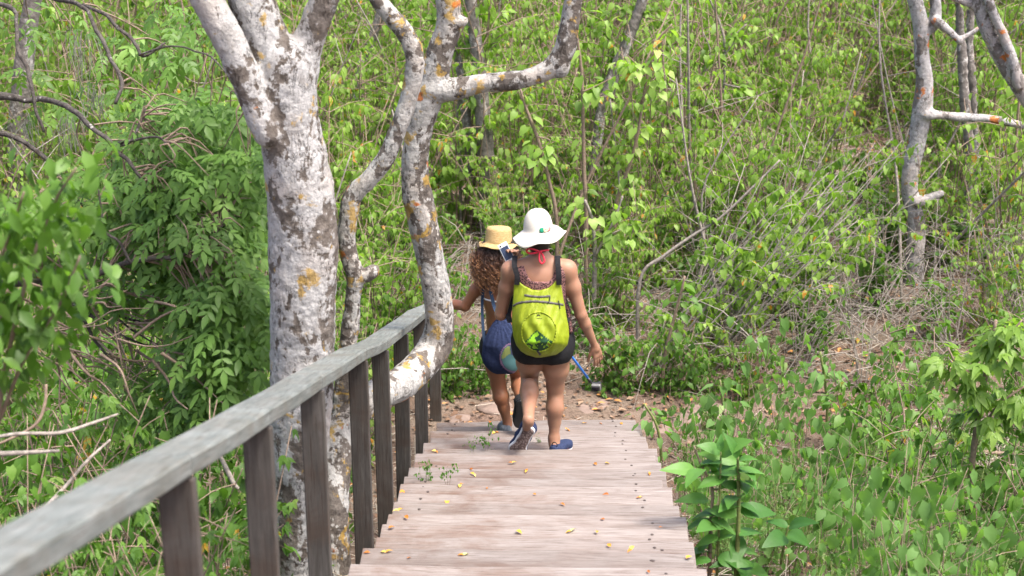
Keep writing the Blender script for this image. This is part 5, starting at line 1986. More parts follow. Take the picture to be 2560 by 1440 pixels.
# ------------------------------------------------------------------ saplings and single bare stems traced through the thicket
def sapling(name, label, base_px, pts, mat='twig', leafn=26, lmat='leaf_bright', size=0.09, tpl=None, forks=(), cat='sapling', seed=0, Y=None, group=None):
    b = gpt(*base_px)
    if b[1] > 14.5:
        b = b - np.array([b[0], b[1], 0]) / np.hypot(b[0], b[1]) * 1.3
        b[2] = float(ground_z(b[0], b[1])) - 0.02
    Yp = b[1] if Y is None else Y
    r = np.random.default_rng(seed)
    t = thing(name, label, cat, tuple(b), 0, group)
    P, rad = nodes(list(pts), Yp)
    P = np.vstack([np.array([[P[0][0], Yp, b[2] - 0.05]]), P]) if P[0][2] > b[2] else P
    rad = np.concatenate([[rad[0] * 1.1], rad]) if len(rad) < len(P) else rad
    rad = rad * 1.15
    S, rs = smooth_chain(P, rad, 5)
    ge = Geo()
    tube(ge, S, rs, 7, rough=0.12)
    obj('stem', ge.mesh('stem', True, b), M[mat], t)
    paths = [S]
    for f in forks:
        Pf, rf = nodes(f, Yp - 0.03)
        Sf, rsf = smooth_chain(Pf, rf, 5)
        gf = Geo()
        tube(gf, Sf, rsf, 6, rough=0.12)
        obj('branch', gf.mesh('branch', True, b), M[mat], t)
        paths.append(Sf)
    if leafn:
        L = Geo()
        for S_ in paths:
            f = r.uniform(0.25, 1, leafn)
            u = np.linspace(0, 1, len(S_))
            pos = np.stack([np.interp(f, u, S_[:, c]) for c in range(3)], -1)
            az = r.uniform(0, 6.28, leafn)
            ax = np.stack([np.cos(az), np.sin(az), r.normal(-0.6, 0.3, leafn)], -1)
            pos = pos + norm(ax) * r.uniform(0.02, 0.16, leafn)[:, None]
            leaves(L, tpl or HEART, pos, ax, np.tile([0, 0, 1.0], (leafn, 1)) + 0.5 * rand_dirs(leafn, r), size * r.uniform(0.6, 1.2, leafn), tint_of(leafn, r), r)
        obj('foliage', L.mesh('foliage', True, b), M[lmat], t, kind='stuff')
    return t


sapling('sapling', 'straight thin dark sapling stem rising just right of the white hat', (1468, 640), [(1466, 560, 4.5), (1460, 430, 4.5), (1458, 320, 4), (1454, 180, 3.5), (1440, 60, 2.5), (1450, -20, 2)], forks=[[(1456, 230, 2.5), (1490, 215, 2), (1530, 195, 1.5)]], seed=31)
sapling('sapling', 'thin sapling slanting from the curved branch down to the white hat', (1402, 640), [(1392, 560, 4.5), (1372, 450, 4), (1345, 350, 4), (1315, 270, 3.2), (1300, 220, 2.5)], forks=[[(1340, 340, 2), (1375, 355, 1.8), (1310, 400, 1.4)]], seed=32)
sapling('sapling', 'long dark sapling leaning right, from above the white hat to the top', (1510, 600), [(1540, 520, 4.5), (1572, 420, 4), (1595, 330, 3.6), (1612, 220, 3), (1640, 110, 2.5), (1680, 60, 2)], forks=[[(1612, 190, 2.4), (1588, 158, 2), (1570, 140, 1.4)], [(1600, 260, 2.2), (1630, 195, 2), (1665, 90, 1.4)]], seed=33)
sapling('sapling', 'pale forked sapling standing just right of the dark straight one', (1490, 690), [(1487, 640, 5), (1484, 580, 4.5), (1478, 540, 3.6), (1462, 500, 3)], 'stick', forks=[[(1488, 640, 4), (1515, 590, 3.4), (1540, 540, 3), (1556, 490, 2.4)], [(1515, 590, 2.2), (1560, 570, 2), (1590, 545, 1.4)]], seed=34)
sapling('sapling', 'thin pale stem with kinked twigs hanging left of the white barked tree', (1796, 420), [(1800, 330, 3), (1808, 240, 3), (1812, 120, 3), (1800, 60, 2.6), (1775, 0, 2.2), (1760, -40, 2)], 'stick', 18, forks=[[(1808, 210, 3), (1830, 215, 2.6), (1850, 218, 2)], [(1812, 120, 2.4), (1840, 85, 2), (1866, 60, 1.5)]], seed=35)
sapling('sapling', 'pale zigzag sapling in the thicket right of centre', (1734, 420), [(1738, 300, 3.2), (1740, 240, 3), (1756, 185, 3), (1800, 150, 2.4), (1836, 105, 2)], 'stick', 20, forks=[[(1756, 185, 2.4), (1775, 130, 2), (1758, 80, 1.6)]], seed=36)
sapling('leaning_pole', 'long bare pole leaning across the bushes right of the walkers', (1580, 730), [(1600, 700, 4), (1660, 640, 3.8), (1730, 590, 3.5), (1800, 545, 3), (1880, 470, 2.6), (1950, 400, 2)], 'stick', 0, cat='branch', seed=37)
sapling('sapling', 'bright thin sapling with leaves beside the top of the curved branch', (1700, 520), [(1690, 420, 3.5), (1672, 300, 3), (1660, 180, 2.5), (1655, 80, 2)], leafn=34, seed=38)
sapling('sapling', 'bare grey sapling arching left above the straw hat', (1160, 460), [(1150, 380, 3.5), (1142, 300, 3.2), (1150, 240, 2.8), (1166, 170, 2)], 'stick', 8, seed=39, forks=[[(1142, 380, 2.6), (1160, 425, 2.4), (1172, 455, 2)]])
sapling('sapling', 'thin dark sapling at the far right behind the bare branch', (2530, 520), [(2534, 440, 3.6), (2540, 350, 3.2), (2548, 240, 2.6), (2552, 120, 2)], leafn=22, seed=40)
sapling('sapling', 'leaning dark sapling with few leaves at the right edge above the herbs', (1640, 985), [(1660, 900, 4), (1684, 800, 3.6), (1700, 740, 3.2), (1712, 690, 2.4)], leafn=20, lmat='leaf_mid', seed=41)
# bare stems standing and leaning in the thicket
r_ = np.random.default_rng(61)
for k, p in enumerate(spots(125, -6, 9, 13.4, 27, 0.4, lambda p: not px_box(p, 1100, 1560, 900, 1100), 1.6)):
    ge = Geo()
    hh = r_.uniform(1.3, 3.3)
    ln = np.array([r_.normal(0.15, 0.35), r_.normal(0, 0.25), 1.0]) * hh
    P = spline([p - [0, 0, 0.1], p + ln * 0.33 + r_.normal(size=3) * 0.06, p + ln * 0.66 + r_.normal(size=3) * 0.09, p + ln], 14)
    tube(ge, P, np.linspace(0.015, 0.005, 14) * r_.uniform(0.6, 1.3), 6, rough=0.2)
    for q in range(int(r_.integers(2, 5))):
        b0 = P[int(r_.integers(5, 12))]
        dd = np.array([r_.normal(), r_.normal(), 0.7]) * r_.uniform(0.15, 0.45)
        tube(ge, spline([b0, b0 + dd * 0.5 + r_.normal(size=3) * 0.02, b0 + dd], 6), np.linspace(0.005, 0.002, 6), 4)
    o = obj('bare_sapling', ge.mesh('bare_sapling', True, p), M['stick'] if k % 3 else M['twig'], loc=tuple(p))
    tag(o, 'thin bare grey sapling with a few side twigs standing among the thicket leaves', 'sapling', 'bare saplings in the thicket')
# nearer stems on the right slope
sapling('young_tree', 'young tree with a dark stem and lobed drooping leaves at the right edge', (2430, 1400), [(2436, 1300, 9), (2428, 1180, 8), (2440, 1080, 7), (2460, 960, 6), (2475, 880, 5), (2490, 800, 3.5)], 'twig', 60, 'leaf_bright', 0.105, MAPLE,
        [[(2440, 1090, 5), (2500, 1010, 4), (2570, 960, 3)], [(2452, 1000, 4), (2400, 930, 3.5), (2370, 870, 2.5)], [(2470, 900, 3), (2520, 840, 2.6), (2555, 800, 2)]], 'tree', 42)
sapling('reddish_branch', 'reddish brown branch lying level across the right slope', (2585, 1170), [(2560, 1142, 5.5), (2480, 1132, 5), (2380, 1122, 4.5), (2290, 1120, 4), (2210, 1108, 3)], 'twig', 16, 'leaf_mid', 0.09, HEART, [[(2320, 1120, 3.5), (2300, 1040, 3), (2290, 960, 2.4)], [(2370, 1122, 3), (2345, 1050, 2.6), (2330, 990, 2)]], 'branch', 43)
sapling('sapling', 'slim herb stem with heart leaves between stairs and right slope', (2122, 1300), [(2126, 1200, 4), (2122, 1100, 3.6), (2128, 1010, 3)], 'twig', 34, 'leaf_mid', 0.10, HEART, [], 'sapling', 44)
sapling('sapling', 'leafy stem rising beside the foot of the stairs on the right', (1660, 1180), [(1652, 1120, 3.4), (1640, 1060, 3), (1610, 1010, 2.4)], 'greenstem', 22, 'leaf_herb', 0.085, HEART, [], 'sapling', 45)
sapling('sapling', 'heart leaved stem standing before the bare soil right of the stairs', (1800, 1180), [(1802, 1100, 3.4), (1808, 1020, 3), (1800, 950, 2.4)], 'greenstem', 22, 'leaf_herb', 0.10, HEART, [], 'sapling', 46)
sapling('sapling', 'pale leaved stem in front of the brush pile', (2060, 1120), [(2068, 1030, 3.4), (2060, 940, 3), (2050, 880, 2.4)], 'greenstem', 26, 'leaf_herb', 0.10, HEART, [], 'sapling', 47)

# ------------------------------------------------------------------ the broad leaved plant beside the stairs
bp = gpt(1830, 1500)
bl = thing('broad_leaf_plant', 'tall plant with big glossy veined leaves against the right edge of the stairs', 'plant', tuple(bp))
Yb = bp[1]
r_ = np.random.default_rng(77)
big_paths = [[(1838, 1500, 7), (1842, 1400, 6.5), (1846, 1300, 5.5), (1846, 1200, 4.5), (1844, 1140, 3.2)],
             [(1772, 1500, 6), (1774, 1400, 5), (1778, 1290, 4.5), (1780, 1220, 3.8), (1752, 1160, 3), (1735, 1115, 2.4)],
             [(1780, 1225, 3), (1810, 1218, 2.6), (1835, 1200, 2)],
             [(1790, 1480, 4), (1796, 1350, 3.6), (1800, 1220, 3), (1802, 1130, 2.4)],
             [(1952, 1410, 3.6), (1962, 1350, 3.2), (1972, 1315, 2.6)]]
stems_xyz = []
for k, c in enumerate(big_paths):
    P, rad = nodes(c, Yb + 0.05 * (k % 3))
    S, rs = smooth_chain(P, rad, 5)
    ge = Geo()
    tube(ge, S, rs, 7)
    obj('stem', ge.mesh('stem', True, bp), M['greenstem'] if k != 1 else M['twig'], bl)
big_leaf = [  # base px, tip px, length m is taken from the two
    ((1846, 1155), (1760, 1160)), ((1846, 1150), (1885, 1150)), ((1844, 1175), (1780, 1215)), ((1848, 1180), (1930, 1185)), ((1846, 1215), (1890, 1260)), ((1846, 1205), (1900, 1225)),
    ((1842, 1290), (1752, 1285)), ((1850, 1280), (1935, 1300)), ((1848, 1340), (1925, 1330)), ((1840, 1335), (1760, 1370)), ((1846, 1335), (1846, 1420)), ((1850, 1380), (1900, 1400)),
    ((1800, 1130), (1750, 1125)), ((1800, 1135), (1850, 1120)), ((1800, 1160), (1740, 1180)), ((1800, 1170), (1860, 1165)), ((1740, 1180), (1665, 1190)), ((1770, 1250), (1690, 1265)),
    ((1776, 1300), (1720, 1330)), ((1778, 1350), (1740, 1400)), ((1778, 1310), (1830, 1300)), ((1778, 1400), (1720, 1420)), ((1846, 1240), (1800, 1260)), ((1846, 1260), (1900, 1290)),
    ((1972, 1318), (2030, 1310)), ((1970, 1318), (1915, 1305)), ((1966, 1335), (2010, 1360)), ((1964, 1340), (1925, 1380)), ((1842, 1400), (1790, 1430)), ((1846, 1420), (1905, 1440)),
    ((1800, 1200), (1755, 1225)), ((1800, 1210), (1840, 1240)), ((1796, 1290), (1740, 1300)), ((1844, 1145), (1830, 1105)), ((1802, 1128), (1795, 1090))]
for k in range(20):
    c = big_paths[(0, 1, 3, 0)[k % 4]]
    f = r_.uniform(0.15, 0.9) * (len(c) - 1)
    j = int(f)
    x, y = [c[j][q] + (c[min(j + 1, len(c) - 1)][q] - c[j][q]) * (f - j) for q in (0, 1)]
    sd = r_.choice([-1, 1])
    big_leaf.append(((x, y), (x + sd * r_.uniform(38, 80), y + r_.uniform(-10, 55))))
for k, (a, b) in enumerate(big_leaf):
    pa = aty(a[0], a[1], Yb + r_.uniform(-0.05, 0.10))
    pb = aty(b[0], b[1], Yb + r_.uniform(-0.16, 0.12))
    d = pb - pa
    ln = min(np.linalg.norm(d) * 1.12, 0.20)
    ge = Geo()
    leaves(ge, BROAD, pa[None], (d + np.array([0, 0, 0.42 * ln]))[None], (np.array([0, -0.35, 1.0]) + 0.45 * rand_dirs(1, r_)[0])[None], ln * r_.uniform(0.8, 1.0), r_.uniform(0.1, 0.9), r_)
    obj('leaf', ge.mesh('leaf', True, bp), M['leaf_big'], bl)

# ------------------------------------------------------------------ the dark branched tree with compound leaves on the left
lb = at(-190, 1120, 9.6)
lb[2] = float(ground_z(lb[0], lb[1])) - 0.05
lt = thing('compound_leaf_tree', 'dark branched tree with dense dark green compound leaves on the left', 'tree', tuple(lb))
tk = [lb, at(-170, 800, 9.3), at(-130, 520, 9.2), at(-90, 300, 9.1), at(-60, 60, 9.0), at(-40, -160, 9.0)]
branches = [(np.array(tk), np.array([0.085, 0.075, 0.065, 0.055, 0.045, 0.03]))]
for c in ([(-95, 240, 20, 9.1), (0, 240, 15, 9.0), (60, 247, 13, 8.95), (100, 246, 11, 8.9), (180, 272, 9, 8.6), (235, 312, 9, 8.4), (285, 360, 8, 8.3), (330, 410, 7, 8.2), (362, 452, 5, 8.2)],
          [(-90, 330, 14, 9.1), (0, 332, 10, 9.0), (60, 360, 9, 8.95), (115, 396, 8, 8.9), (165, 455, 6, 8.9), (210, 520, 4, 8.9)],
          [(-160, 720, 16, 9.3), (60, 705, 12, 9.1), (140, 698, 10, 9.0), (250, 682, 10, 8.4), (330, 657, 9, 8.2), (420, 645, 7, 8.1), (500, 618, 5, 8.1), (560, 560, 3, 8.2)],
          [(-150, 700, 12, 9.3), (80, 690, 8, 9.0), (150, 735, 8, 8.95), (200, 790, 7, 8.9), (225, 850, 6, 8.9), (262, 895, 4, 8.85)],
          [(100, 710, 7, 9.0), (200, 745, 6, 9.0), (290, 785, 5.5, 8.9), (350, 800, 4.5, 8.9), (420, 790, 3, 8.8)],
          [(150, 735, 6, 8.95), (240, 800, 5, 8.95), (330, 850, 4, 8.9), (400, 875, 3, 8.9)],
          [(200, 790, 5, 8.9), (300, 805, 4, 8.8), (380, 850, 3, 8.8), (460, 905, 2.5, 8.7), (520, 1030, 2, 8.6)],
          [(330, 657, 6, 8.2), (300, 600, 5, 8.2), (258, 560, 4, 8.2), (250, 470, 3, 8.2)],
          [(258, 560, 3.5, 8.8), (275, 500, 3, 8.75), (280, 480, 2, 8.75)],
          [(362, 270, 5, 8.3), (350, 310, 5, 8.3), (330, 350, 5, 8.3), (290, 362, 6, 8.3)],
          [(290, 362, 6, 8.3), (340, 350, 5, 8.2), (390, 345, 4, 8.15), (420, 360, 3, 8.1)],
          [(-60, -20, 14, 9.05), (100, -10, 9, 9.3), (210, 10, 8, 8.8), (250, 90, 7.5, 8.6), (280, 150, 7, 8.5), (302, 208, 6.5, 8.4), (285, 262, 6, 8.3)],
          [(-50, 0, 10, 9.1), (30, 30, 8, 8.8), (45, 100, 7, 8.6), (70, 190, 6.5, 8.5), (90, 270, 6, 8.5), (104, 335, 5, 8.5)],
          [(210, 10, 6.5, 8.8), (280, 45, 6, 8.6), (330, 100, 6, 8.5), (358, 140, 5, 8.4), (420, 100, 4, 8.4)],
          [(350, 135, 4, 8.4), (410, 115, 3.6, 8.3), (470, 114, 3.4, 8.3), (530, 140, 3, 8.2), (575, 190, 2.6, 8.1), (615, 270, 2.2, 8.1)]):
    branches.append(nodes(c))
for k, (P, rad) in enumerate(branches):
    S, rs = smooth_chain(P, np.asarray(rad), 5)
    # thin limbs waver
    wv = fbm(S * 1.0 + k * 3.3, 6.0, 2)[:, None] * np.array([0.02, 0.02, 0.02]) if k else 0
    ge = Geo()
    tube(ge, S + wv, rs * (1.0 if k == 0 else 0.72), 9, rough=0.25)
    obj('trunk' if k == 0 else 'branch', ge.mesh('branch', True, lb), M['bark_dark'], lt)
r_ = np.random.default_rng(5)
bpts = np.vstack([smooth_chain(P, np.asarray(rad), 5)[0] for P, rad in branches[1:]])
clus = []
poly_sets = [  # (count, centre px, spread px, depth)
    (28, (480, 330), (130, 90), (8.2, 8.9)), (36, (520, 480), (120, 110), (8.1, 8.8)), (32, (420, 580), (130, 100), (8.2, 8.9)), (30, (560, 640), (95, 110), (8.0, 8.7)),
    (16, (590, 800), (70, 70), (8.0, 8.6)), (16, (520, 850), (60, 90), (8.1, 8.8)), (12, (400, 310), (110, 90), (8.7, 9.6)), (5, (180, 130), (160, 120), (9.0, 10)), (8, (470, 80), (150, 80), (8.8, 9.8)),
    (14, (520, 960), (70, 60), (8.2, 8.8)), (14, (310, 480), (110, 90), (8.3, 8.9)), (14, (130, 560), (130, 90), (8.6, 9.6)), (10, (330, 740), (150, 40), (8.7, 9.3)), (10, (420, 960), (110, 70), (8.4, 9.0))]
crown, ctw = Geo(), Geo()
for cnt, c0, sp, dz in poly_sets:
    for _ in range(int(cnt * 2.2)):
        x, y = c0[0] + r_.uniform(-1, 1) * sp[0], c0[1] + r_.uniform(-1, 1) * sp[1]
        if x > 655 + 0.06 * (y - 400):
            x = 655 - r_.uniform(0, 60)
        p = at(x, y, r_.uniform(*dz))
        dd = np.linalg.norm(bpts - p, axis=1)
        q = bpts[int(np.argmin(dd + r_.uniform(0, 0.15, len(dd))))]
        if np.linalg.norm(q - p) < 0.38:
            T = spline([q, 0.5 * (p + q) + np.array([0, 0, 0.05]) + r_.normal(size=3) * 0.02, p], 6)
            tube(ctw, T, np.linspace(0.005, 0.0022, 6), 4, cap=False)
        k = int(r_.integers(3, 6))
        az = r_.uniform(0, 6.28) + np.arange(k) * 2.4
        ax = np.stack([np.cos(az), np.sin(az) * 0.8 - 0.35, r_.normal(-0.35, 0.35, k)], -1)
        leaves(crown, PINN[int(r_.integers(0, 3))], np.tile(p, (k, 1)) + 0.02 * rand_dirs(k, r_), ax, np.tile([0.05, -0.35, 1.0], (k, 1)) + 0.3 * rand_dirs(k, r_), r_.uniform(0.115, 0.18, k), np.clip(r_.normal(0.5, 0.22, k), 0, 0.95), r_)
co = obj('crown', crown.mesh('crown', True, lb), M['leaf_dark'], lt, kind='stuff')
obj('twigs', ctw.mesh('twigs', True, lb), M['twig'], lt, kind='stuff')
tg = Geo()
for _ in range(60):
    x, y = r_.uniform(20, 400), r_.uniform(690, 900)
    z0 = r_.uniform(8.0, 8.9)
    ln, an = r_.uniform(60, 230), r_.normal(0.35, 0.5)
    p = [at(x + ln * f * math.cos(an) + r_.normal(0, 7), y + ln * f * math.sin(an) + r_.normal(0, 9), z0 + r_.normal(0, 0.06)) for f in (0, 0.33, 0.66, 1.0)]
    tube(tg, spline(p, 9), np.linspace(0.0065, 0.0022, 9) * r_.uniform(0.6, 1.3), 5, cap=False)
obj('twig_tangle', tg.mesh('twig_tangle', True, lb), M['twig'], lt, kind='stuff')
# grey beard lichen hanging from its branches
for k, (x, y, ln) in enumerate([(230, 250, 0.2), (165, 330, 0.22), (60, 330, 0.16), (325, 430, 0.16), (375, 360, 0.14), (205, 120, 0.26)]):
    ge = Geo()
    p = at(x, y - 30, 9.0)
    for _ in range(26):
        a = p + r_.normal(size=3) * np.array([0.035, 0.035, 0.02])
        b = a + np.array([r_.normal() * 0.03, r_.normal() * 0.03, -ln * r_.uniform(0.4, 1.1)])
        tube(ge, spline([a, (a + b) / 2 + r_.normal(size=3) * 0.015, b], 5), 0.0016, 3, cap=False)
    obj('beard_lichen', ge.mesh('beard_lichen', True, lb), M['moss'], lt, kind='stuff')

# the close, out of focus shrub at the left edge
nb = at(-40, 1300, 5.6)
nb[2] = float(ground_z(nb[0], nb[1]))
ns = thing('overhanging_shrub', 'blurred yellow green shrub hanging in close at the left edge', 'bush', tuple(nb))
r_ = np.random.default_rng(15)
ge, L = Geo(), Geo()
for c in ([(-40, 1300, 9, 5.6), (0, 1000, 8, 5.4), (60, 720, 6, 5.2), (130, 520, 4, 5.1), (190, 420, 3, 5.0)], [(0, 1000, 7, 5.4), (-30, 760, 5, 5.3), (20, 600, 4, 5.2), (60, 480, 3, 5.1)],
          [(-20, 1100, 6, 5.5), (60, 900, 5, 5.3), (150, 760, 4, 5.2), (200, 640, 3, 5.1)], [(-60, 1000, 6, 5.4), (-40, 860, 5, 5.3), (10, 780, 3, 5.2)]):
    P, rad = nodes(c)
    S, rs = smooth_chain(P, rad, 6)
    tube(ge, S, rs, 6)
    k = 130
    f = r_.uniform(0.3, 1, k)
    u = np.linspace(0, 1, len(S))
    pos = np.stack([np.interp(f, u, S[:, q]) for q in range(3)], -1) + r_.normal(size=(k, 3)) * 0.06
    az = r_.uniform(0, 6.28, k)
    ax = np.stack([np.cos(az), np.sin(az), r_.normal(-1.0, 0.4, k)], -1)
    leaves(L, OVAL, pos, ax, np.tile([0, 0, 1.0], (k, 1)) + 0.6 * rand_dirs(k, r_), r_.uniform(0.04, 0.075, k), np.clip(r_.normal(0.5, 0.2, k), 0, 0.8), r_)
obj('stems', ge.mesh('stems', True, nb), M['twig'], ns, kind='stuff')
obj('foliage', L.mesh('foliage', True, nb), M['leaf_mid'], ns, kind='stuff')

# ------------------------------------------------------------------ dead wood
def stick_obj(name, label, pts, mat='stick', cat='branch', group=None, sides=7):
    P, rad = nodes(pts)
    S, rs = smooth_chain(P, rad, 6)
    ge = Geo()
    tube(ge, S, rs, sides, rough=0.2)
    o = obj(name, ge.mesh(name, True, P[0]), M[mat], loc=tuple(P[0]))
    return tag(o, label, cat, group)


stick_obj('bare_branch', 'long bare curved twig sweeping in from the left edge above the rail', [(-60, 1105, 5, 6.4), (40, 1085, 5, 6.4), (150, 1082, 5, 6.5), (230, 1058, 4, 6.6), (295, 1035, 2.5, 6.7)])
stick_obj('bare_branch', 'short pale broken branch end pointing right at the left edge', [(-50, 1136, 6, 6.2), (40, 1133, 6, 6.2), (100, 1130, 5, 6.2), (148, 1127, 4, 6.2)])
stick_obj('bare_branch', 'thin twig running up right behind the rail at lower left', [(100, 1280, 5, 6.9), (160, 1220, 5, 7.0), (220, 1150, 4, 7.0), (275, 1100, 3, 7.1)])
stick_obj('bare_branch', 'looped brown vine hanging above the left edge twigs', [(115, 960, 4, 6.6), (112, 1010, 4, 6.6), (90, 1060, 4, 6.6), (30, 1095, 3.5, 6.6), (-30, 1120, 3, 6.6)], 'twig')
stick_obj('bare_branch', 'pale dead branch leaning under the rail left of the big trunk', [(545, 1130, 5, 7.9), (565, 1170, 6, 7.8), (585, 1210, 6, 7.8), (597, 1222, 4, 7.8)])


def pile(name, label, cx, cy, n, rx, ry, ln, arch, seed, mat='stick', rad=0.006, rise=0.35, dirn=None):
    """a heap of dry sticks, arched and crossing"""
    r = np.random.default_rng(seed)
    b = gpt(cx, cy)
    ge = Geo()
    for _ in range(n):
        p = b + np.array([r.uniform(-rx, rx), r.uniform(-ry, ry), 0])
        p[2] = float(ground_z(p[0], p[1])) + r.uniform(0, rise) * r.random()
        a = r.uniform(0, 6.28) if dirn is None else dirn + r.normal(0, 0.45)
        L_ = ln * r.uniform(0.4, 1.2)
        d = np.array([math.cos(a), math.sin(a) * 0.8, r.uniform(-0.1, 0.35)]) * L_
        m = p + d * 0.5 + np.array([0, 0, arch * r.uniform(0, 1.0)])
        e = p + d + np.array([0, 0, -0.05])
        tube(ge, spline([p, m, e], 6), np.linspace(rad, rad * 0.4, 6) * r.uniform(0.6, 1.4), 4, cap=False)
    o = obj(name, ge.mesh(name, True, b), M[mat], loc=tuple(b))
    o['kind'] = 'stuff'
    return tag(o, label, 'brush pile')


for k, (cx, cy, n, lab) in enumerate([(1850, 800, 70, 'tangle of arching grey sticks behind the bushes right of the walkers'), (2080, 760, 100, 'wide tangle of grey arching sticks left of the white barked tree'),
                                     (2330, 790, 80, 'tangle of grey sticks on the ground right of the white barked tree'), (2150, 900, 45, 'brown brush heap above the right herbs'),
                                     (1620, 880, 40, 'thin stick litter behind the blue selfie stick'), (1160, 800, 110, 'dry stick tangle behind the girl and the bent trunk'),
                                     (960, 800, 70, 'dry stick tangle between the two lichen trees'), (560, 880, 70, 'tangled twigs left of the big trunk')]):
    pile('brush_pile', lab, cx, cy, n, 1.1, 0.8, 1.1, 0.35, 300 + k, 'stick', 0.0042, 0.45)
pile('straw_heap', 'pale heap of broken dry straw on the right slope', 2450, 1180, 420, 0.5, 0.75, 0.34, 0.05, 320, 'straw', 0.0045, 0.10)
pile('straw_heap', 'pale dry straw at the lower right corner', 2520, 1400, 160, 0.35, 0.4, 0.3, 0.05, 321, 'straw', 0.0045, 0.08)

# ------------------------------------------------------------------ litter, straw and fallen leaves
r_ = np.random.default_rng(50)
ge = Geo()
n = 26000
X = np.concatenate([r_.uniform(-6.5, 7.5, n)])
Y = 5.0 + 17.0 * r_.random(n) ** 0.8
keep = ~((X > -0.9) & (X < 0.7) & (Y < 12.1)) & ~((np.abs(X - 0.7) < 1.8) & (np.abs(Y - 12.5) < 0.65) & (r_.random(n) < 0.93))
X, Y = X[keep], Y[keep]
Z = ground_z(X, Y) + r_.uniform(0.0, 0.05, len(X))
k = len(X)
a = r_.uniform(0, 6.28, k)
L_ = r_.uniform(0.06, 0.38, k)
d = np.stack([np.cos(a), np.sin(a), r_.normal(0, 0.22, k)], -1) * L_[:, None]
p0 = np.stack([X, Y, Z], -1)
side = norm(np.cross(d, [0, 0, 1.0])) * r_.uniform(0.0014, 0.0035, k)[:, None]
upv = np.array([0, 0, 0.004])
V = np.stack([p0 - side, p0 + side, p0 + upv, p0 + d - side * 0.6, p0 + d + side * 0.6, p0 + d + upv], 1).reshape(-1, 3)
b = (np.arange(k) * 6)[:, None, None]
Q = (np.array([[0, 1, 4, 3], [1, 2, 5, 4], [2, 0, 3, 5]])[None] + b).reshape(-1, 4)
ge.add(V, Q)
lo = obj('dry_straw_litter', ge.mesh('dry_straw_litter'), M['straw'], kind='stuff')
tag(lo, 'dry straw and twig litter covering the ground under the plants', 'litter')
ge = Geo()
n = 15000
X, Y = r_.uniform(-6, 7, n), 5.0 + 15.0 * r_.random(n) ** 0.8
nl = 1100
X = np.concatenate([X, r_.uniform(-1.3, 3.2, nl)])
Y = np.concatenate([Y, r_.uniform(12.05, 13.6, nl)])
keep = ~((X > -0.9) & (X < 0.7) & (Y < 12.1))
X, Y = X[keep], Y[keep]
k = len(X)
pos = np.stack([X, Y, ground_z(X, Y) + r_.uniform(0.003, 0.03, k)], -1)
a = r_.uniform(0, 6.28, k)
tt = np.clip(r_.normal(0.4, 0.22, k), 0, 0.9)
tt[r_.random(k) < 0.09] = 1.0
leaves(ge, leaf_template([0.05, 0.3, 0.02], 0.3, 0.2), pos, np.stack([np.cos(a), np.sin(a), r_.normal(0.1, 0.2, k)], -1), np.tile([0, 0, 1.0], (k, 1)) + 0.4 * rand_dirs(k, r_), r_.uniform(0.025, 0.07, k), tt, r_)
lo = obj('leaf_litter', ge.mesh('leaf_litter'), M['litter'], kind='stuff')
tag(lo, 'brown and orange dead leaf litter on the soil', 'litter')

# stones of the landing
for k, (px, py, s, lab) in enumerate([(1160, 1045, 0.14, 'flat pale stone at the left foot of the stairs'), (1235, 1022, 0.17, 'pinkish stone in the soil behind the girl'), (1500, 1010, 0.16, 'small pink stone beyond the last tread'),
                                    (1470, 1030, 0.13, 'flat pale stone touching the last tread at right'), (1720, 1050, 0.2, 'large pinkish stone in the bare soil right of the stairs'),
                                    (1800, 1040, 0.2, 'rounded pink stone beside the orange leaves right of the stairs'), (1880, 1100, 0.16, 'pink stone half hidden by herbs'), (1650, 1075, 0.15, 'pink stone close to the right edge of the last treads')]):
    F = Field((-0.35, -0.35, -0.2), (0.35, 0.35, 0.2), 0.02)
    rr = np.random.default_rng(400 + k)
    for _ in range(4):
        F.ell(rr.normal(size=3) * np.array([0.3, 0.3, 0.05]) * s, np.array([1.0, 0.8, 0.18]) * s * rr.uniform(0.4, 0.75), 0.03)
    V, Q = F.surface(1)
    V = V + fbm(V, 9, 3)[:, None] * 0.02
    p = gpt(px, py)
    o = obj('landing_stone', mesh_np('landing_stone', V, Q), M['rock'], loc=(p[0], p[1], p[2] - 0.012))
    o.rotation_euler = (0, 0, rr.uniform(0, 6))
    tag(o, lab, 'stone')

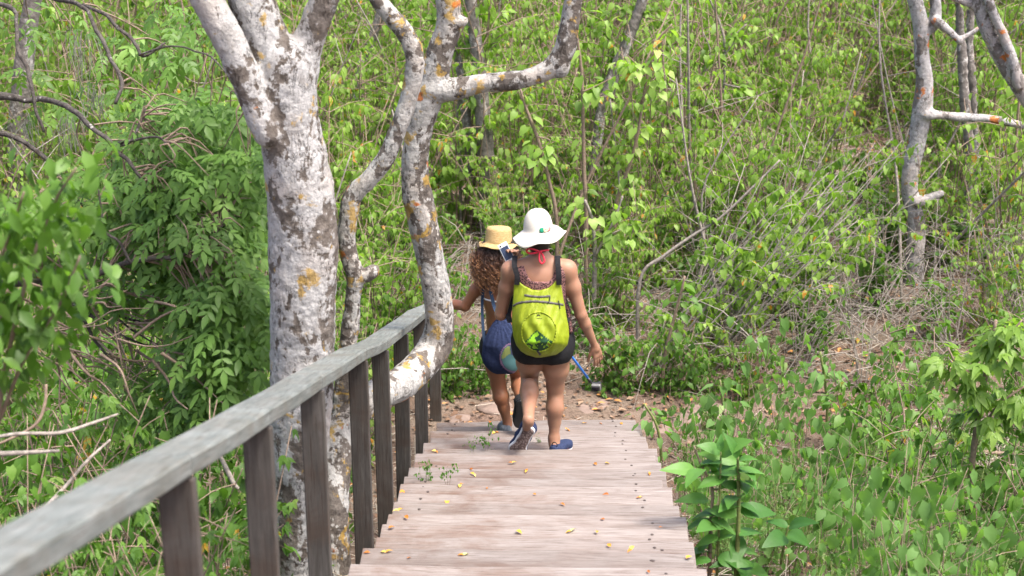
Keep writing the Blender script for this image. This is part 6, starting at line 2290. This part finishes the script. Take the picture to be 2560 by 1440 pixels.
# fallen leaves on the treads
dead_meshes = []
for k in range(5):
    ge = Geo()
    rr = np.random.default_rng(500 + k)
    leaves(ge, leaf_template([0.05, 0.34, 0.28, 0.02], 0.5, 0.35), np.zeros((1, 3)), np.array([[1, 0, 0.25]]), np.array([[0, 0.25, 1]]), 1.0, rr.uniform(0, 1), rr)
    if k % 2:
        leaves(ge, leaf_template([0.05, 0.34, 0.28, 0.02], 0.6, 0.5), np.zeros((1, 3)), np.array([[-0.5, 0.7, 0.3]]), np.array([[0, 0.1, 1]]), 0.8, rr.uniform(0, 1), rr)
    me = ge.mesh('fallen_leaf')
    me.materials.append(M['leaf_dead'])
    dead_meshes.append(me)


def tread_at(px, py):
    """the visible tread top under a photo pixel"""
    d = ray(px, py)
    best = None
    for yf, z in TREADS:
        t = (z - CAM_Z) / d[2]
        p = CAMP + d * t
        if yf - 0.33 <= p[1] <= yf + 0.02 and XL < p[0] < XR:
            if best is None or t < best[1]:
                best = (p, t)
    return None if best is None else best[0]


fl = [(1490, 1330), (1428, 1332), (1512, 1302), (1318, 1180), (1492, 1165), (1512, 1160), (1280, 1160), (1182, 1176), (1186, 1188), (1218, 1225), (1117, 1255), (1150, 1215), (972, 1325), (997, 1280),
      (1020, 1300), (1011, 1230), (1159, 1392), (1018, 1400), (964, 1385), (925, 1385), (1290, 1330), (1600, 1247), (1522, 1240), (1622, 1186), (1624, 1436), (1715, 1400), (1580, 1378), (1647, 1322), (1460, 1060), (1498, 1060), (1556, 1063),
      (1238, 1083), (1225, 1055), (1415, 1075), (1400, 1262), (1527, 1370), (1090, 1130), (1340, 1240)]
for k, (px, py) in enumerate(fl):
    p = tread_at(px, py)
    if p is None:
        continue
    o = obj('fallen_leaf', dead_meshes[k % 5], None, loc=(p[0], p[1], p[2] + 0.008))
    s = random.uniform(0.020, 0.037)
    o.scale = (s, s, s)
    o.rotation_euler = (random.uniform(-0.2, 0.2), random.uniform(-0.2, 0.2), random.uniform(0, 6.28))
    tag(o, 'small curled yellow or orange fallen leaf lying on the stair treads', 'leaf', 'fallen leaves on the treads')
# sprigs that push up at the left edge of the treads
for k, (px, py, sc, lab) in enumerate([(1065, 1200, 0.34, 'green sprig pushing up between the treads near the left posts'), (1120, 1210, 0.26, 'thin sprig with drooping leaves on a lower left tread'),
                                     (1180, 1128, 0.28, 'round leaved sprig left of the lifted shoe'), (1215, 1125, 0.3, 'small two leaved sprig just left of the lifted shoe'), (1345, 1105, 0.22, 'tiny sprig between the walking feet')]):
    p = tread_at(px, py)
    if p is not None:
        t = plant('stair_seedling', 'herb%d' % k, p + np.array([0, 0, -0.03]), lab, None, sc)
